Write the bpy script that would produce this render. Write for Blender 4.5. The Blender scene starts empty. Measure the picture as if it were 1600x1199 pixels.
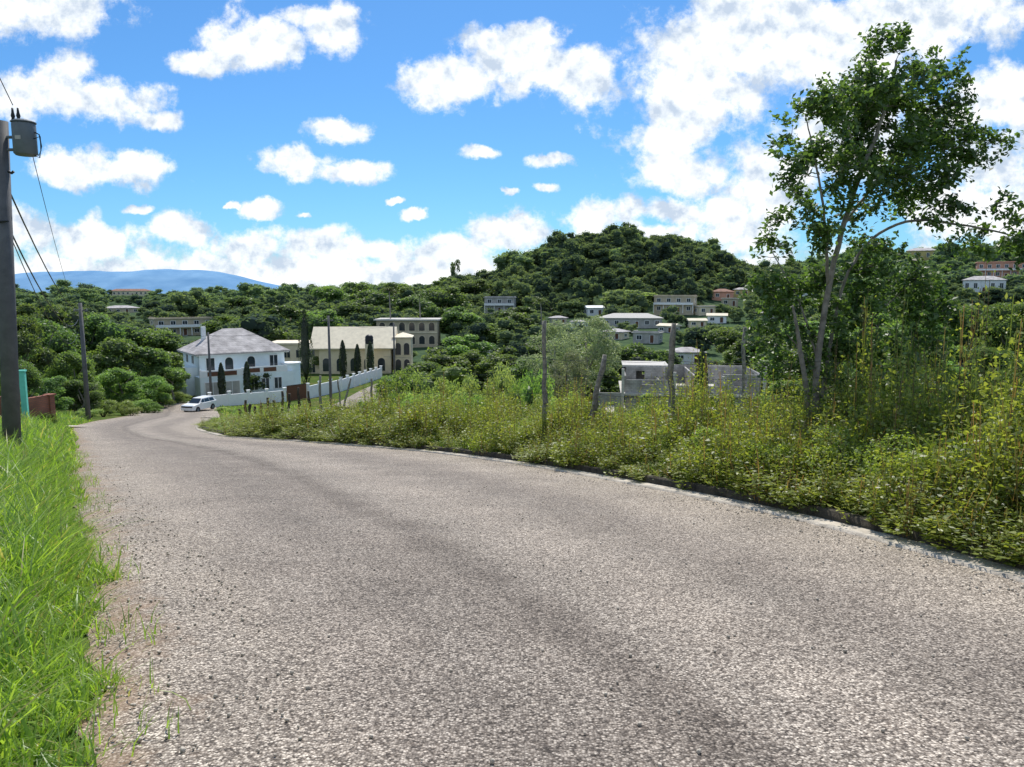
import bpy, math, random
import numpy as np
from mathutils import Vector, Matrix
R=math.radians
rng=np.random.default_rng(7); random.seed(7)
C=bpy.context.scene.collection
F=1155.; TH=R(7.15); CH=1.6; ct=math.cos(TH); st=math.sin(TH)
# ------------------------------------------------------------ survey helpers
def at(px,py,Y):
    a=(px-800)/F; b=(600-py)/F
    dy=ct+b*st; dz=-st+b*ct; t=Y/dy
    return (a*t,Y,CH+dz*t)
def proj(x,y,z):
    zz=z-CH; d=y*ct-zz*st; v=y*st+zz*ct
    return 800+F*x/d, 600-F*v/d
LY=[-8,-3,0,3,5,8,14.6,24.8,34.6,46,60,80,94,106]
LX=[2.2,0.5,-.6,-1.75,-2.95,-4.8,-8.9,-15,-20.8,-28,-34.5,-42.5,-48.5,-53]
RY=[-8,0,3.9,6.3,9.5,13.4,18,23,29.5,32,40,46,60,66,80,94,106]
RX=[5.3,5.1,4.85,4.5,3.95,2.5,.4,-2.7,-9.0,-12.6,-17.3,-20,-25,-27,-32,-38,-43]
_yy=np.arange(-8,106.01,.25)
def _sm(a,k):
    p=np.pad(a,k,mode='reflect',reflect_type='odd'); return np.convolve(p,np.ones(2*k+1)/(2*k+1),'valid')
_xl=_sm(np.interp(_yy,LY,LX),8); _xr=_sm(np.interp(_yy,RY,RX),7)
XL=lambda y: np.interp(y,_yy,_xl)
XR=lambda y: np.interp(y,_yy,_xr)
_ty=np.arange(-60,1300,1.)
_tz=_sm(np.interp(_ty,[-60,0,82,96,110,160,200,250,300,400,500,700,1300],[9,0,-12.3,-13.8,-14.3,-14.8,-13.4,-11,-8,-2.8,-.8,-1,-12]),7)
def ss(t): t=np.clip(t,0,1); return t*t*(3-2*t)
def terrain(x,y,raw=False):
    x=np.asarray(x,float); y=np.asarray(y,float)
    z=np.interp(y,_ty,_tz)
    z=z+np.where(y>1250,-(y-1250)*.002,0)
    g=lambda cx,cy,h,sx,sy: h*np.exp(-((x-cx)/sx)**2/2-((y-cy)/sy)**2/2)
    z=z+g(56,392,26,24,46)+g(100,402,14,17,40)+g(14,392,14,18,40)+g(-20,400,3,14,40)+g(255,430,21,82,75)+g(-230,480,-6,120,150)
    z=z+ss((y-150)/60)*(1.0*np.sin(x*.041+1)*np.cos(y*.037)+.7*np.sin(x*.09+y*.05))*ss((1200-y)/400)
    if raw: return z
    xl=XL(y); xr=XR(y); fade=ss((75-y)/25); near=(y<106)
    dl=xl-x; dr=x-xr
    b=np.where(dl>0, -.05+ss((dl-.05)/.35)*.07+.45*fade*ss((dl-.3)/1.8), 0)
    b2=np.where(dr>0, -.05+ss((dr-.44)/.28)*(.05+.11*ss((60-y)/15))+.34*ss((50-y)/15)*ss((dr-.6)/1.6)+.15*ss((48-y)/15)*ss((dr-1.5)/3)-3.4*ss((64-y)/20)*ss((dr-5)/18), 0)
    inside=(dl<=0)&(dr<=0)
    bb=np.where(inside,-.05,b+b2)
    w=ss((110-y)/6)
    return z+bb*w*near
def tz(x,y): return float(terrain(x,y))
def hit(px,py,y0=110,y1=900):
    best=None
    for Y in np.arange(y0,y1,1.):
        p=at(px,py,Y); g=tz(p[0],p[1])
        if p[2]<=g: return p[0],p[1],g
        e=(p[2]-g)/Y
        if Y<480 and (best is None or e<best[0]): best=(e,p[0],p[1],g)
    return best[1:]
# ------------------------------------------------------------ mesh builders
class MB:
    def __init__(s): s.v=[]; s.f=[]
    def add(s,v,f):
        n=len(s.v); s.v+= [tuple(p) for p in v]; s.f+=[tuple(i+n for i in q) for q in f]; return s
    def box(s,cx,cy,cz,sx,sy,sz,rz=0):
        v=[]; c_,s_=math.cos(rz),math.sin(rz)
        for dz in(-.5,.5):
            for dx,dy in((-.5,-.5),(.5,-.5),(.5,.5),(-.5,.5)):
                a,b=dx*sx,dy*sy; v.append((cx+a*c_-b*s_,cy+a*s_+b*c_,cz+dz*sz))
        return s.add(v,[(3,2,1,0),(4,5,6,7),(0,1,5,4),(1,2,6,5),(2,3,7,6),(3,0,4,7)])
    def bx(s,x0,x1,y0,y1,z0,z1): return s.box((x0+x1)/2,(y0+y1)/2,(z0+z1)/2,x1-x0,y1-y0,z1-z0)
    def ext(s,poly,y0,y1):
        n=len(poly); v=[(x,y0,z) for x,z in poly]+[(x,y1,z) for x,z in poly]
        return s.add(v,[tuple(range(n)),tuple(range(2*n-1,n-1,-1))]+[(i,i+n,(i+1)%n+n,(i+1)%n) for i in range(n)])
    def tube(s,pts,rad,n=8):
        pts=[Vector(p) for p in pts]; m=len(pts)
        if not hasattr(rad,'__len__'): rad=[rad]*m
        v=[]; up=Vector((0,0,1))
        for i,p in enumerate(pts):
            d=(pts[min(i+1,m-1)]-pts[max(i-1,0)]).normalized()
            a=d.cross(Vector((1,0,.1)) if abs(d.z)>.9 else up).normalized(); b=d.cross(a)
            for k in range(n):
                t=2*math.pi*k/n; v.append(p+(a*math.cos(t)+b*math.sin(t))*rad[i])
        f=[(i*n+k,i*n+(k+1)%n,(i+1)*n+(k+1)%n,(i+1)*n+k) for i in range(m-1) for k in range(n)]
        f+=[tuple(range(n-1,-1,-1)),tuple((m-1)*n+k for k in range(n))]
        return s.add(v,f)
    def build(s,name,mat,parent=None,smooth=False,bevel=0):
        me=bpy.data.meshes.new(name); me.from_pydata(s.v,[],s.f); me.update()
        if mat: me.materials.append(mat)
        if smooth: me.polygons.foreach_set('use_smooth',[True]*len(me.polygons))
        o=bpy.data.objects.new(name,me); C.objects.link(o)
        if parent: o.parent=parent
        if bevel:
            m=o.modifiers.new('b','BEVEL'); m.width=bevel; m.segments=2
        return o
def npmesh(name,V,Q,tone=None,mat=None,smooth=False,pt=None):
    V=np.asarray(V,np.float32); Q=np.asarray(Q,np.int32)
    me=bpy.data.meshes.new(name); me.vertices.add(len(V)); me.vertices.foreach_set('co',V.ravel())
    me.loops.add(len(Q)*4); me.loops.foreach_set('vertex_index',Q.ravel())
    me.polygons.add(len(Q)); me.polygons.foreach_set('loop_start',np.arange(0,len(Q)*4,4,dtype=np.int32))
    if smooth: me.polygons.foreach_set('use_smooth',np.ones(len(Q),bool))
    me.update(calc_edges=True)
    if tone is not None: me.attributes.new('tone','FLOAT','FACE').data.foreach_set('value',np.asarray(tone,np.float32))
    if pt is not None: me.attributes.new('across','FLOAT','POINT').data.foreach_set('value',np.asarray(pt,np.float32))
    if mat: me.materials.append(mat)
    return me
def mobj(name,me,parent=None,loc=None):
    o=bpy.data.objects.new(name,me); C.objects.link(o)
    if parent: o.parent=parent
    if loc: o.location=loc
    return o
def tag(o,label=None,cat=None,group=None,kind=None):
    if label:o['label']=label
    if cat:o['category']=cat
    if group:o['group']=group
    if kind:o['kind']=kind
    return o
def empty(name,loc,rz=0,label=None,cat=None,group=None,scale=None):
    o=bpy.data.objects.new(name,None); C.objects.link(o); o.location=loc; o.rotation_euler=(0,0,rz)
    if scale:o.scale=scale
    return tag(o,label,cat,group)
def unit(v): return v/np.maximum(np.linalg.norm(v,axis=1,keepdims=True),1e-6)
def leaves(P,N,L,W=.55,T=None,fold=.12):
    n=len(P); N=unit(N)
    T=rng.normal(size=(n,3)) if T is None else T
    T=unit(T-N*(T*N).sum(1,keepdims=True)); B=np.cross(N,T); L=np.asarray(L).reshape(-1,1)*np.ones((n,1))
    V=np.stack([P-T*L*.5,P+B*L*W*.5+N*L*fold-T*L*.06,P+T*L*.5,P-B*L*W*.5+N*L*fold-T*L*.06],1).reshape(-1,3)
    return V,np.arange(4*n).reshape(-1,4)
def cat_(parts):
    Vs=[];Qs=[];Ts=[];n=0
    for V,Q,T in parts:
        Vs.append(V);Qs.append(Q+n);Ts.append(T);n+=len(V)
    return np.concatenate(Vs),np.concatenate(Qs),np.concatenate(Ts)
def qsphere(k=4):
    V=[];Q=[]
    for ax in range(3):
        for sg in(-1,1):
            b=len(V)
            for i in range(k+1):
                for j in range(k+1):
                    p=[0,0,0];p[ax]=sg;p[(ax+1)%3]=(2*i/k-1)*sg;p[(ax+2)%3]=2*j/k-1;V.append(p)
            for i in range(k):
                for j in range(k):
                    a=b+i*(k+1)+j;Q.append((a,a+k+1,a+k+2,a+1))
    return unit(np.array(V,float)),np.array(Q)
QS=qsphere(2)
def lobed(lobes,n,size,W=.6,core=.8,upb=.35):
    L=np.array(lobes,float); w=L[:,3]**2; idx=rng.choice(len(L),n,p=w/w.sum())
    D=rng.normal(size=(n,3)); D[:,2]+=upb; D=unit(D)
    rad=L[idx,3:4]*(.7+.42*rng.random((n,1))+.12*np.sin(D[:,:1]*7+idx[:,None])*np.cos(D[:,1:2]*6))
    P=L[idx,:3]+D*rad*np.array([1,1,.85])
    N=D*.4+rng.normal(size=(n,3))*.6+[0,0,.4]
    V,Q=leaves(P,N,size*(.6+.8*rng.random(n)),W)
    lt=rng.random(len(L))*.38
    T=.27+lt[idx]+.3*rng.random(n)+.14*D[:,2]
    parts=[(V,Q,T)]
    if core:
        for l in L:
            parts.append((QS[0]*l[3]*core*np.array([1,1,.85])+l[:3],QS[1],np.full(len(QS[1]),.22)))  # cores take a low tone, painting shade inside the crown
    return cat_(parts)
def treelobes(k,rc=4,z0=3,z1=10,rl=(1.3,2.1)):
    out=[]
    for i in range(k):
        a=rng.random()*6.283+i*2.4; zz=(i+.5)/k; r=rc*.72*math.sin(math.pi*(.18+.72*zz))**.7*(.55+.45*rng.random())
        lr=rl[0]+(rl[1]-rl[0])*rng.random()
        out.append((r*math.cos(a),r*math.sin(a),z0+lr*.6+(z1-z0-lr*1.5)*zz,lr))
    return out
# ------------------------------------------------------------ materials
def newmat(name):
    m=bpy.data.materials.new(name); m.use_nodes=True; nt=m.node_tree; nt.nodes.clear()
    out=nt.nodes.new('ShaderNodeOutputMaterial'); return m,nt,out
def N(nt,t,**k):
    n=nt.nodes.new(t)
    for a,b in k.items():
        if a=='inp':
            for i,v in b.items(): n.inputs[i].default_value=v
        else: setattr(n,a,b)
    return n
def ramp(nt,stops,src=None):
    r=N(nt,'ShaderNodeValToRGB'); e=r.color_ramp.elements
    while len(e)<len(stops): e.new(.5)
    for i,(p,c) in enumerate(stops): e[i].position=p; e[i].color=(*c,1) if len(c)==3 else c
    if src is not None: nt.links.new(src,r.inputs[0])
    return r
def mixc(nt,a,b,fac,mode='MIX'):
    m=N(nt,'ShaderNodeMix',data_type='RGBA',blend_type=mode)
    for s,v in((6,a),(7,b),(0,fac)):
        if hasattr(v,'is_linked') or hasattr(v,'links'): nt.links.new(v,m.inputs[s])
        else: m.inputs[s].default_value=v if s==0 else (*v,1)
    return m.outputs[2]
def foliage(name,cols,tr=.4,gl=.03,tt=(1.9,1.9,.9)):
    m,nt,out=newmat(name)
    at_=N(nt,'ShaderNodeAttribute',attribute_name='tone')
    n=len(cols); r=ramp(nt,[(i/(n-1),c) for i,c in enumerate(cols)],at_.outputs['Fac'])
    oi=N(nt,'ShaderNodeObjectInfo'); mr=N(nt,'ShaderNodeMapRange',inp={3:.75,4:1.35}); nt.links.new(oi.outputs['Random'],mr.inputs[0])
    hv=N(nt,'ShaderNodeHueSaturation'); nt.links.new(r.outputs[0],hv.inputs['Color']); nt.links.new(mr.outputs[0],hv.inputs['Value'])
    mh=N(nt,'ShaderNodeMapRange',inp={3:.48,4:.51}); nt.links.new(oi.outputs['Random'],mh.inputs[0]); nt.links.new(mh.outputs[0],hv.inputs['Hue'])
    d=N(nt,'ShaderNodeBsdfDiffuse'); nt.links.new(hv.outputs[0],d.inputs[0])
    t=N(nt,'ShaderNodeBsdfTranslucent'); tc=mixc(nt,hv.outputs[0],tt,1.0,'MULTIPLY'); nt.links.new(tc,t.inputs[0])
    mx=N(nt,'ShaderNodeMixShader',inp={0:tr}); nt.links.new(d.outputs[0],mx.inputs[1]); nt.links.new(t.outputs[0],mx.inputs[2])
    g=N(nt,'ShaderNodeBsdfGlossy',inp={'Roughness':.45}); m2=N(nt,'ShaderNodeMixShader',inp={0:gl})
    nt.links.new(mx.outputs[0],m2.inputs[1]); nt.links.new(g.outputs[0],m2.inputs[2]); nt.links.new(m2.outputs[0],out.inputs[0])
    return m
def plain(name,col,rough=.8,noise=.15,scale=3.,spec=.3,metal=0,bump=0,bs=20.):
    m,nt,out=newmat(name); b=N(nt,'ShaderNodeBsdfPrincipled',inp={'Roughness':rough,'Metallic':metal,'Specular IOR Level':spec})
    tc=N(nt,'ShaderNodeTexCoord'); nz=N(nt,'ShaderNodeTexNoise',inp={'Scale':scale,'Detail':6.,'Roughness':.65}); nt.links.new(tc.outputs['Object'],nz.inputs[0])
    c2=tuple(max(0,c*(1-noise*2)) for c in col); c3=tuple(c*(1+noise) for c in col)
    r=ramp(nt,[(.3,c2),(.65,c3)],nz.outputs[0]); nt.links.new(r.outputs[0],b.inputs['Base Color'])
    if bump:
        n2=N(nt,'ShaderNodeTexNoise',inp={'Scale':bs,'Detail':4.}); nt.links.new(tc.outputs['Object'],n2.inputs[0])
        bp=N(nt,'ShaderNodeBump',inp={'Strength':bump,'Distance':.02}); nt.links.new(n2.outputs[0],bp.inputs['Height']); nt.links.new(bp.outputs[0],b.inputs['Normal'])
    nt.links.new(b.outputs[0],out.inputs[0]); return m
def tiled(name,c1,c2,mortar,sx=.4,sy=.2):
    m,nt,out=newmat(name); b=N(nt,'ShaderNodeBsdfPrincipled',inp={'Roughness':.85})
    tc=N(nt,'ShaderNodeTexCoord'); sep=N(nt,'ShaderNodeSeparateXYZ'); nt.links.new(tc.outputs['Object'],sep.inputs[0])
    ad=N(nt,'ShaderNodeMath',operation='ADD'); nt.links.new(sep.outputs[0],ad.inputs[0]); nt.links.new(sep.outputs[1],ad.inputs[1])
    cb=N(nt,'ShaderNodeCombineXYZ'); nt.links.new(ad.outputs[0],cb.inputs[0]); nt.links.new(sep.outputs[2],cb.inputs[1])
    br=N(nt,'ShaderNodeTexBrick',inp={'Color1':(*c1,1),'Color2':(*c2,1),'Mortar':(*mortar,1),'Scale':1.,'Mortar Size':.012,'Brick Width':sx,'Row Height':sy})
    nt.links.new(cb.outputs[0],br.inputs[0]); nz=N(nt,'ShaderNodeTexNoise',inp={'Scale':.8,'Detail':6.}); nt.links.new(tc.outputs['Object'],nz.inputs[0])
    r=ramp(nt,[(.3,(.55,.55,.55)),(.7,(1.15,1.15,1.15))],nz.outputs[0])
    nt.links.new(mixc(nt,br.outputs[0],r.outputs[0],1.0,'MULTIPLY'),b.inputs['Base Color']); nt.links.new(b.outputs[0],out.inputs[0]); return m
M={}
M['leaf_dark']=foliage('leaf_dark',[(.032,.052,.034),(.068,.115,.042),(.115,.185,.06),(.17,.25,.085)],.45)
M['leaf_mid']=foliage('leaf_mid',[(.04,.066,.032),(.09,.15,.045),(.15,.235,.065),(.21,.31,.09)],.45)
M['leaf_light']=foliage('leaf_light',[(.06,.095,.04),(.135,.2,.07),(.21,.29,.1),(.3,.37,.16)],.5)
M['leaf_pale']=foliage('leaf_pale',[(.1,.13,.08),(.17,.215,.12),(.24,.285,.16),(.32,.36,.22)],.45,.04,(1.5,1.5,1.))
M['leaf_far_hazed']=foliage('leaf_far_hazed',[(.065,.095,.085),(.105,.155,.098),(.155,.22,.115),(.21,.285,.14)],.35,.0)  # paler, bluer palette: distance haze painted into the leaf colour
M['leaf_big']=foliage('leaf_big',[(.022,.038,.016),(.048,.08,.024),(.08,.132,.035),(.13,.2,.055)],.45,.05)
M['weed']=foliage('weed',[(.24,.17,.09),(.1,.165,.04),(.21,.3,.06),(.36,.45,.11)],.52,.04,(1.75,1.7,.7))
M['grass']=foliage('grass',[(.34,.3,.14),(.1,.18,.03),(.18,.295,.045),(.3,.41,.08)],.5,.04,(1.7,1.7,.75))
M['bark']=plain('bark',(.27,.24,.2),.9,.25,6,bump=.5)
M['bark_dark']=plain('bark_dark',(.07,.055,.04),.9,.3,6)
M['oldwood']=plain('oldwood',(.25,.225,.19),.9,.35,8,bump=.8)
M['pole']=plain('pole',(.12,.12,.125),.7,.15,3)
M['metal']=plain('metal',(.15,.17,.19),.55,.08,4,metal=.1)
M['black']=plain('black',(.02,.02,.022),.5,.1)
M['white']=plain('white',(.87,.88,.88),.7,.04,1)
M['villa']=plain('villa',(.8,.88,.9),.75,.04,.8)
M['cream']=plain('cream',(.74,.64,.45),.8,.07,.7)
M['creamroof']=plain('creamroof',(.76,.67,.5),.8,.08,1)
M['beige']=plain('beige',(.55,.47,.34),.85,.1,.7)
M['pink']=plain('pink',(.62,.33,.24),.85,.1,.7)
M['yellow']=plain('yellow',(.62,.5,.2),.85,.1,.7)
M['greyw']=plain('greyw',(.46,.44,.41),.9,.15,.7)
M['brown']=plain('brown',(.16,.075,.045),.8,.1)
M['teal']=plain('teal',(.16,.62,.5),.6,.06)
M['redwall']=tiled('redwall',(.4,.14,.08),(.33,.12,.07),(.2,.12,.09),.3,.1)
M['block']=tiled('block',(.48,.46,.42),(.38,.36,.33),(.24,.23,.21),.4,.2)
M['roofgrey']=tiled('roofgrey',(.54,.5,.48),(.44,.41,.4),(.24,.22,.22),.45,.3)
M['roofred']=tiled('roofred',(.33,.16,.1),(.27,.13,.09),(.12,.07,.05),.35,.22)
M['concrete']=plain('concrete',(.55,.52,.47),.9,.15,5,bump=.4)
M['gutter']=plain('gutter',(.5,.44,.36),.9,.22,4,bump=.5,bs=50)
M['kerb']=plain('kerb',(.06,.05,.035),.95,.35,6,bump=.7)
M['tyre']=plain('tyre',(.02,.02,.02),.9,.05)
M['paintw']=plain('paintw',(.85,.85,.85),.25,.02,spec=.5)
M['red']=plain('red',(.5,.02,.02),.3,.05)
m,nt,out=newmat('glass_dark'); b=N(nt,'ShaderNodeBsdfPrincipled',inp={'Base Color':(.03,.04,.05,1),'Roughness':.12}); nt.links.new(b.outputs[0],out.inputs[0]); M['glass']=m
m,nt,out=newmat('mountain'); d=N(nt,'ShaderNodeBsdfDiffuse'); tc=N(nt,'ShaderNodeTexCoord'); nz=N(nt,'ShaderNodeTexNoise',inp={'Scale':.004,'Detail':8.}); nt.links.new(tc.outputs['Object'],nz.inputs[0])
r=ramp(nt,[(.35,(.14,.28,.46)),(.65,(.21,.37,.55))],nz.outputs[0]); nt.links.new(r.outputs[0],d.inputs[0]); nt.links.new(d.outputs[0],out.inputs[0]); M['mountain']=m  # blue diffuse colour stands in for aerial haze over the ridge
m,nt,out=newmat('ground'); b=N(nt,'ShaderNodeBsdfDiffuse'); g=N(nt,'ShaderNodeNewGeometry')
n1=N(nt,'ShaderNodeTexNoise',inp={'Scale':.35,'Detail':10.,'Roughness':.7}); nt.links.new(g.outputs['Position'],n1.inputs[0])
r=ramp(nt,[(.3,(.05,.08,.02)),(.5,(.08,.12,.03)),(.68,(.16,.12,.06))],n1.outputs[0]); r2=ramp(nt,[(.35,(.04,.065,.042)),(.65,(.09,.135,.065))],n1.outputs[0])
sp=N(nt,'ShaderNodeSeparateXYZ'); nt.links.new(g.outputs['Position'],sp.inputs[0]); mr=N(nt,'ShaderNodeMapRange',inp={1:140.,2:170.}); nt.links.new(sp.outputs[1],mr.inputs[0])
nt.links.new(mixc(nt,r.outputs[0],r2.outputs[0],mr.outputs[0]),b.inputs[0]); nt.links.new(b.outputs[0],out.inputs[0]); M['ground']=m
def roadmat(name,tracks=True):
    m,nt,out=newmat(name); L=nt.links.new; b=N(nt,'ShaderNodeBsdfPrincipled',inp={'Roughness':.85,'Specular IOR Level':.25}); g=N(nt,'ShaderNodeNewGeometry'); P=g.outputs['Position']
    vo=N(nt,'ShaderNodeTexVoronoi',inp={'Scale':74.,'Randomness':1.}); L(P,vo.inputs['Vector'])
    sp=N(nt,'ShaderNodeSeparateColor'); L(vo.outputs['Color'],sp.inputs[0])
    st_=ramp(nt,[(0,(.09,.076,.066)),(.25,(.24,.207,.178)),(.65,(.455,.4,.345)),(1,(.84,.755,.655))],sp.outputs[0])
    gap=ramp(nt,[(.25,(1,1,1)),(.75,(.3,.27,.25))],vo.outputs['Distance'])
    c=mixc(nt,st_.outputs[0],gap.outputs[0],.8,'MULTIPLY')
    n5=N(nt,'ShaderNodeTexNoise',inp={'Scale':22.,'Detail':5.,'Roughness':.75}); L(P,n5.inputs[0]); r5=ramp(nt,[(.36,(.72,.7,.68)),(.5,(1,1,1)),(.66,(1.15,1.14,1.12))],n5.outputs[0]); c=mixc(nt,c,r5.outputs[0],1.,'MULTIPLY')
    nb=N(nt,'ShaderNodeTexNoise',inp={'Scale':.8,'Detail':8.,'Roughness':.6}); L(P,nb.inputs[0]); rb=ramp(nt,[(.3,(.82,.81,.79)),(.7,(1.14,1.13,1.1))],nb.outputs[0]); c=mixc(nt,c,rb.outputs[0],1.,'MULTIPLY')
    if tracks:
        a=N(nt,'ShaderNodeAttribute',attribute_name='across')
        nw=N(nt,'ShaderNodeTexNoise',inp={'Scale':.5,'Detail':5.}); L(P,nw.inputs[0])
        ma=N(nt,'ShaderNodeMath',operation='MULTIPLY_ADD',inp={1:.06}); L(nw.outputs[0],ma.inputs[0]); L(a.outputs['Fac'],ma.inputs[2])
        W=(1.1,1.08,1.05)
        tr=ramp(nt,[(.0,W),(.16,W),(.24,(.9,.88,.87)),(.34,(.72,.705,.7)),(.42,(.76,.74,.73)),(.452,(.58,.56,.55)),(.475,(.66,.64,.63)),(.51,(.95,.94,.93)),(.6,(1.1,1.08,1.06)),(.72,(.8,.785,.775)),(.8,(.84,.82,.81)),(.88,W),(1,(1.12,1.1,1.06))],ma.outputs[0])
        n6=N(nt,'ShaderNodeTexNoise',inp={'Scale':1.3,'Detail':6.}); L(P,n6.inputs[0]); r6=ramp(nt,[(.3,(.55,.55,.55)),(.55,(1,1,1))],n6.outputs[0])
        m6=mixc(nt,(1,1,1),tr.outputs[0],r6.outputs[0]); c=mixc(nt,c,m6,1.,'MULTIPLY')
        nd=N(nt,'ShaderNodeTexNoise',inp={'Scale':2.2,'Detail':8.,'Roughness':.7}); L(P,nd.inputs[0])
        m1=N(nt,'ShaderNodeMath',operation='MULTIPLY_ADD',inp={1:.36,2:-.11}); L(nd.outputs[0],m1.inputs[0])
        s1=N(nt,'ShaderNodeMath',operation='SUBTRACT'); L(m1.outputs[0],s1.inputs[0]); L(a.outputs['Fac'],s1.inputs[1])
        dr_=ramp(nt,[(0,(0,0,0)),(.09,(.75,.75,.75))],s1.outputs[0])
        c=mixc(nt,c,(.29,.19,.12),dr_.outputs[0])
    L(c,b.inputs['Base Color'])
    bp=N(nt,'ShaderNodeBump',invert=True,inp={'Strength':.8,'Distance':.01}); L(vo.outputs['Distance'],bp.inputs['Height']); L(bp.outputs[0],b.inputs['Normal'])
    L(b.outputs[0],out.inputs[0]); return m
M['road']=roadmat('road'); M['street']=roadmat('street',False)
# ------------------------------------------------------------ terrain mesh
def axis(segs):
    a=[segs[0][0]]
    for s,e,d in segs:
        x=a[-1]
        while x<e-1e-6: x=min(x+d,e); a.append(x)
    return np.array(a)
ys=np.concatenate([axis([(-30,2,2.),(2,27,.22),(27,60,.5),(60,130,1.5),(130,700,6.)]),700*1.12**np.arange(1,25)])
xp=axis([(-12,8,.22),(8,40,1.),(40,130,3),(130,500,9)])
xs=np.concatenate([-(500*1.15**np.arange(20,0,-1)),np.flip(-axis([(60,130,3),(130,500,9)])),axis([(-59,-12,.6)]),xp[1:],500*1.15**np.arange(1,21)])
X,Y=np.meshgrid(xs,ys); Z=terrain(X,Y)
def grid(X,Y,Z):
    h,w=X.shape; V=np.stack([X,Y,Z],-1).reshape(-1,3); i=np.arange(h*w).reshape(h,w)
    return V,np.stack([i[:-1,:-1],i[:-1,1:],i[1:,1:],i[1:,:-1]],-1).reshape(-1,4)
V,Q=grid(X,Y,Z); tag(mobj('ground',npmesh('ground',V,Q,mat=M['ground'],smooth=True)),'green sloping ground of the valley','ground',kind='structure')
yr=np.concatenate([np.arange(-8,40,.12),np.arange(40,106,.5)]); u=np.linspace(0,1,25)
Yg,U=np.meshgrid(yr,u,indexing='ij'); Xg=XL(yr)[:,None]*(1-U)+XR(yr)[:,None]*U; Zg=terrain(Xg,Yg,True)
Xg[:,0]-=.04+.1*np.sin(yr*2.1)*np.sin(yr*.9)+.05*np.sin(yr*7.3+1)+.06*(rng.random(len(yr))-.5); Zg[:,0]-=.03
V,Q=grid(Xg,Yg,Zg); tag(mobj('road',npmesh('road',V,Q,mat=M['road'],smooth=True,pt=U.ravel())),'worn chip-sealed road running downhill to the left','road',kind='structure')
def strip(name,pts,w,mat,dz=.03,label='',n=6):
    pts=np.array(pts,float); seg=np.linalg.norm(np.diff(pts,axis=0),axis=1); t=np.concatenate([[0],np.cumsum(seg)]); tt=np.linspace(0,t[-1],int(t[-1])+2)
    P=np.stack([_sm(np.interp(tt,t,pts[:,i]),3) for i in(0,1)],1); D=np.gradient(P,axis=0); D/=np.linalg.norm(D,axis=1,keepdims=True); Nn=np.stack([D[:,1],-D[:,0]],1)
    uu=np.linspace(-.5,.5,n); X=P[:,0:1]+Nn[:,0:1]*uu*w; Y=P[:,1:2]+Nn[:,1:2]*uu*w
    V,Q=grid(X,Y,terrain(X,Y,True)+dz); return tag(mobj(name,npmesh(name,V,Q,mat=mat,smooth=True)),label,'road',kind='structure')
strip('side_street',[(-29,70),(-24,76),(-22,88),(-21.5,100),(-21.5,118),(-20,135),(-12,150),(2,160)],6.2,M['street'],.05,'pale side street running beside the white boundary wall')
strip('driveway',[(-27.2,43),(-30.5,44.5),(-35,46.5)],5,M['gutter'],.09,'pale concrete driveway apron at the left edge of the road')
yk=np.concatenate([np.arange(-8,30,.4),np.arange(30,47,.7)]); xk=XR(yk); D=np.gradient(np.stack([xk,yk],1),axis=0); D/=np.linalg.norm(D,axis=1,keepdims=True); NX,NY=D[:,1],-D[:,0]
def kstrip(name,prof,mat,label):
    X=np.stack([xk+NX*o for o,z in prof],1); Y=np.stack([yk+NY*o for o,z in prof],1)
    jit=(rng.random(len(yk))-.5)
    Z=np.interp(Y,_ty,_tz)+np.array([z for o,z in prof])[None]+jit[:,None]*np.array([.03 if z>.1 else 0 for o,z in prof])[None]
    V,Q=grid(X,Y,Z); tag(mobj(name,npmesh(name,V,Q,mat=mat)),label,'kerb',kind='structure')
kstrip('gutter',[(-.04,-.05),(-.03,.022),(.12,.018),(.27,.03)],M['gutter'],'pale concrete gutter strip along the right side of the road')
kstrip('kerb',[(.262,-.05),(.27,.14),(.3,.16),(.44,.16),(.46,.14),(.47,-.1)],M['kerb'],'dark mossy kerb behind the concrete gutter strip')
mx=np.linspace(-7000,9000,400)
def ridge(x,Y):
    pxs=800+F*x/Y*1.008
    h=np.interp(pxs,[-400,15,60,110,200,260,320,370,410,440,480,2200],[20,25,28,30,31,34,31,24,14,6,2,2])
    return h/F*Y+(np.sin(x*.004)+.6*np.sin(x*.011+1)+.3*np.sin(x*.027))*Y*.0008
X=np.stack([mx]*5,0); YY=np.array([6300,6700,7000,7400,8200.]); Yg=np.repeat(YY[:,None],400,1); hh=ridge(mx,7000)
Zg=np.stack([hh*0-25,hh*.55-5,hh,hh*.7,hh*0-60],0)
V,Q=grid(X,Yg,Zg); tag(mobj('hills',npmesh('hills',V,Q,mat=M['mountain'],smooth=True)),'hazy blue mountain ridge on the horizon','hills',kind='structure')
# ------------------------------------------------------------ trees
def crownmesh(name,mat,k,n,size,z0=2.6,rc=4.,rl=(1.3,2.1),core=.8,W=.6):
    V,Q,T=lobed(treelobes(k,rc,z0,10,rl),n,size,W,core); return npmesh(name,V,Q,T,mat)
def trunkmesh(seed,mat=None,h=10,r=.22):
    rd=random.Random(seed); mb=MB(); p=[(0,0,-.6),(rd.uniform(-.1,.1),rd.uniform(-.1,.1),1.5),(rd.uniform(-.3,.3),rd.uniform(-.3,.3),h*.4),(rd.uniform(-.5,.5),rd.uniform(-.5,.5),h*.75)]
    mb.tube(p,[r*1.3,r,r*.7,r*.2],7)
    for i in range(4):
        a=rd.random()*6.28; z=h*(.25+.1*i); mb.tube([(0,0,z),(math.cos(a)*1.2,math.sin(a)*1.2,z+1.2),(math.cos(a)*2.3,math.sin(a)*2.3,z+2.8)],[r*.5,r*.35,r*.12],5)
    o=mb.build('trunk',mat or M['bark'],None,True); me=o.data; bpy.data.objects.remove(o); return me
TR=[trunkmesh(i) for i in range(3)]
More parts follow.
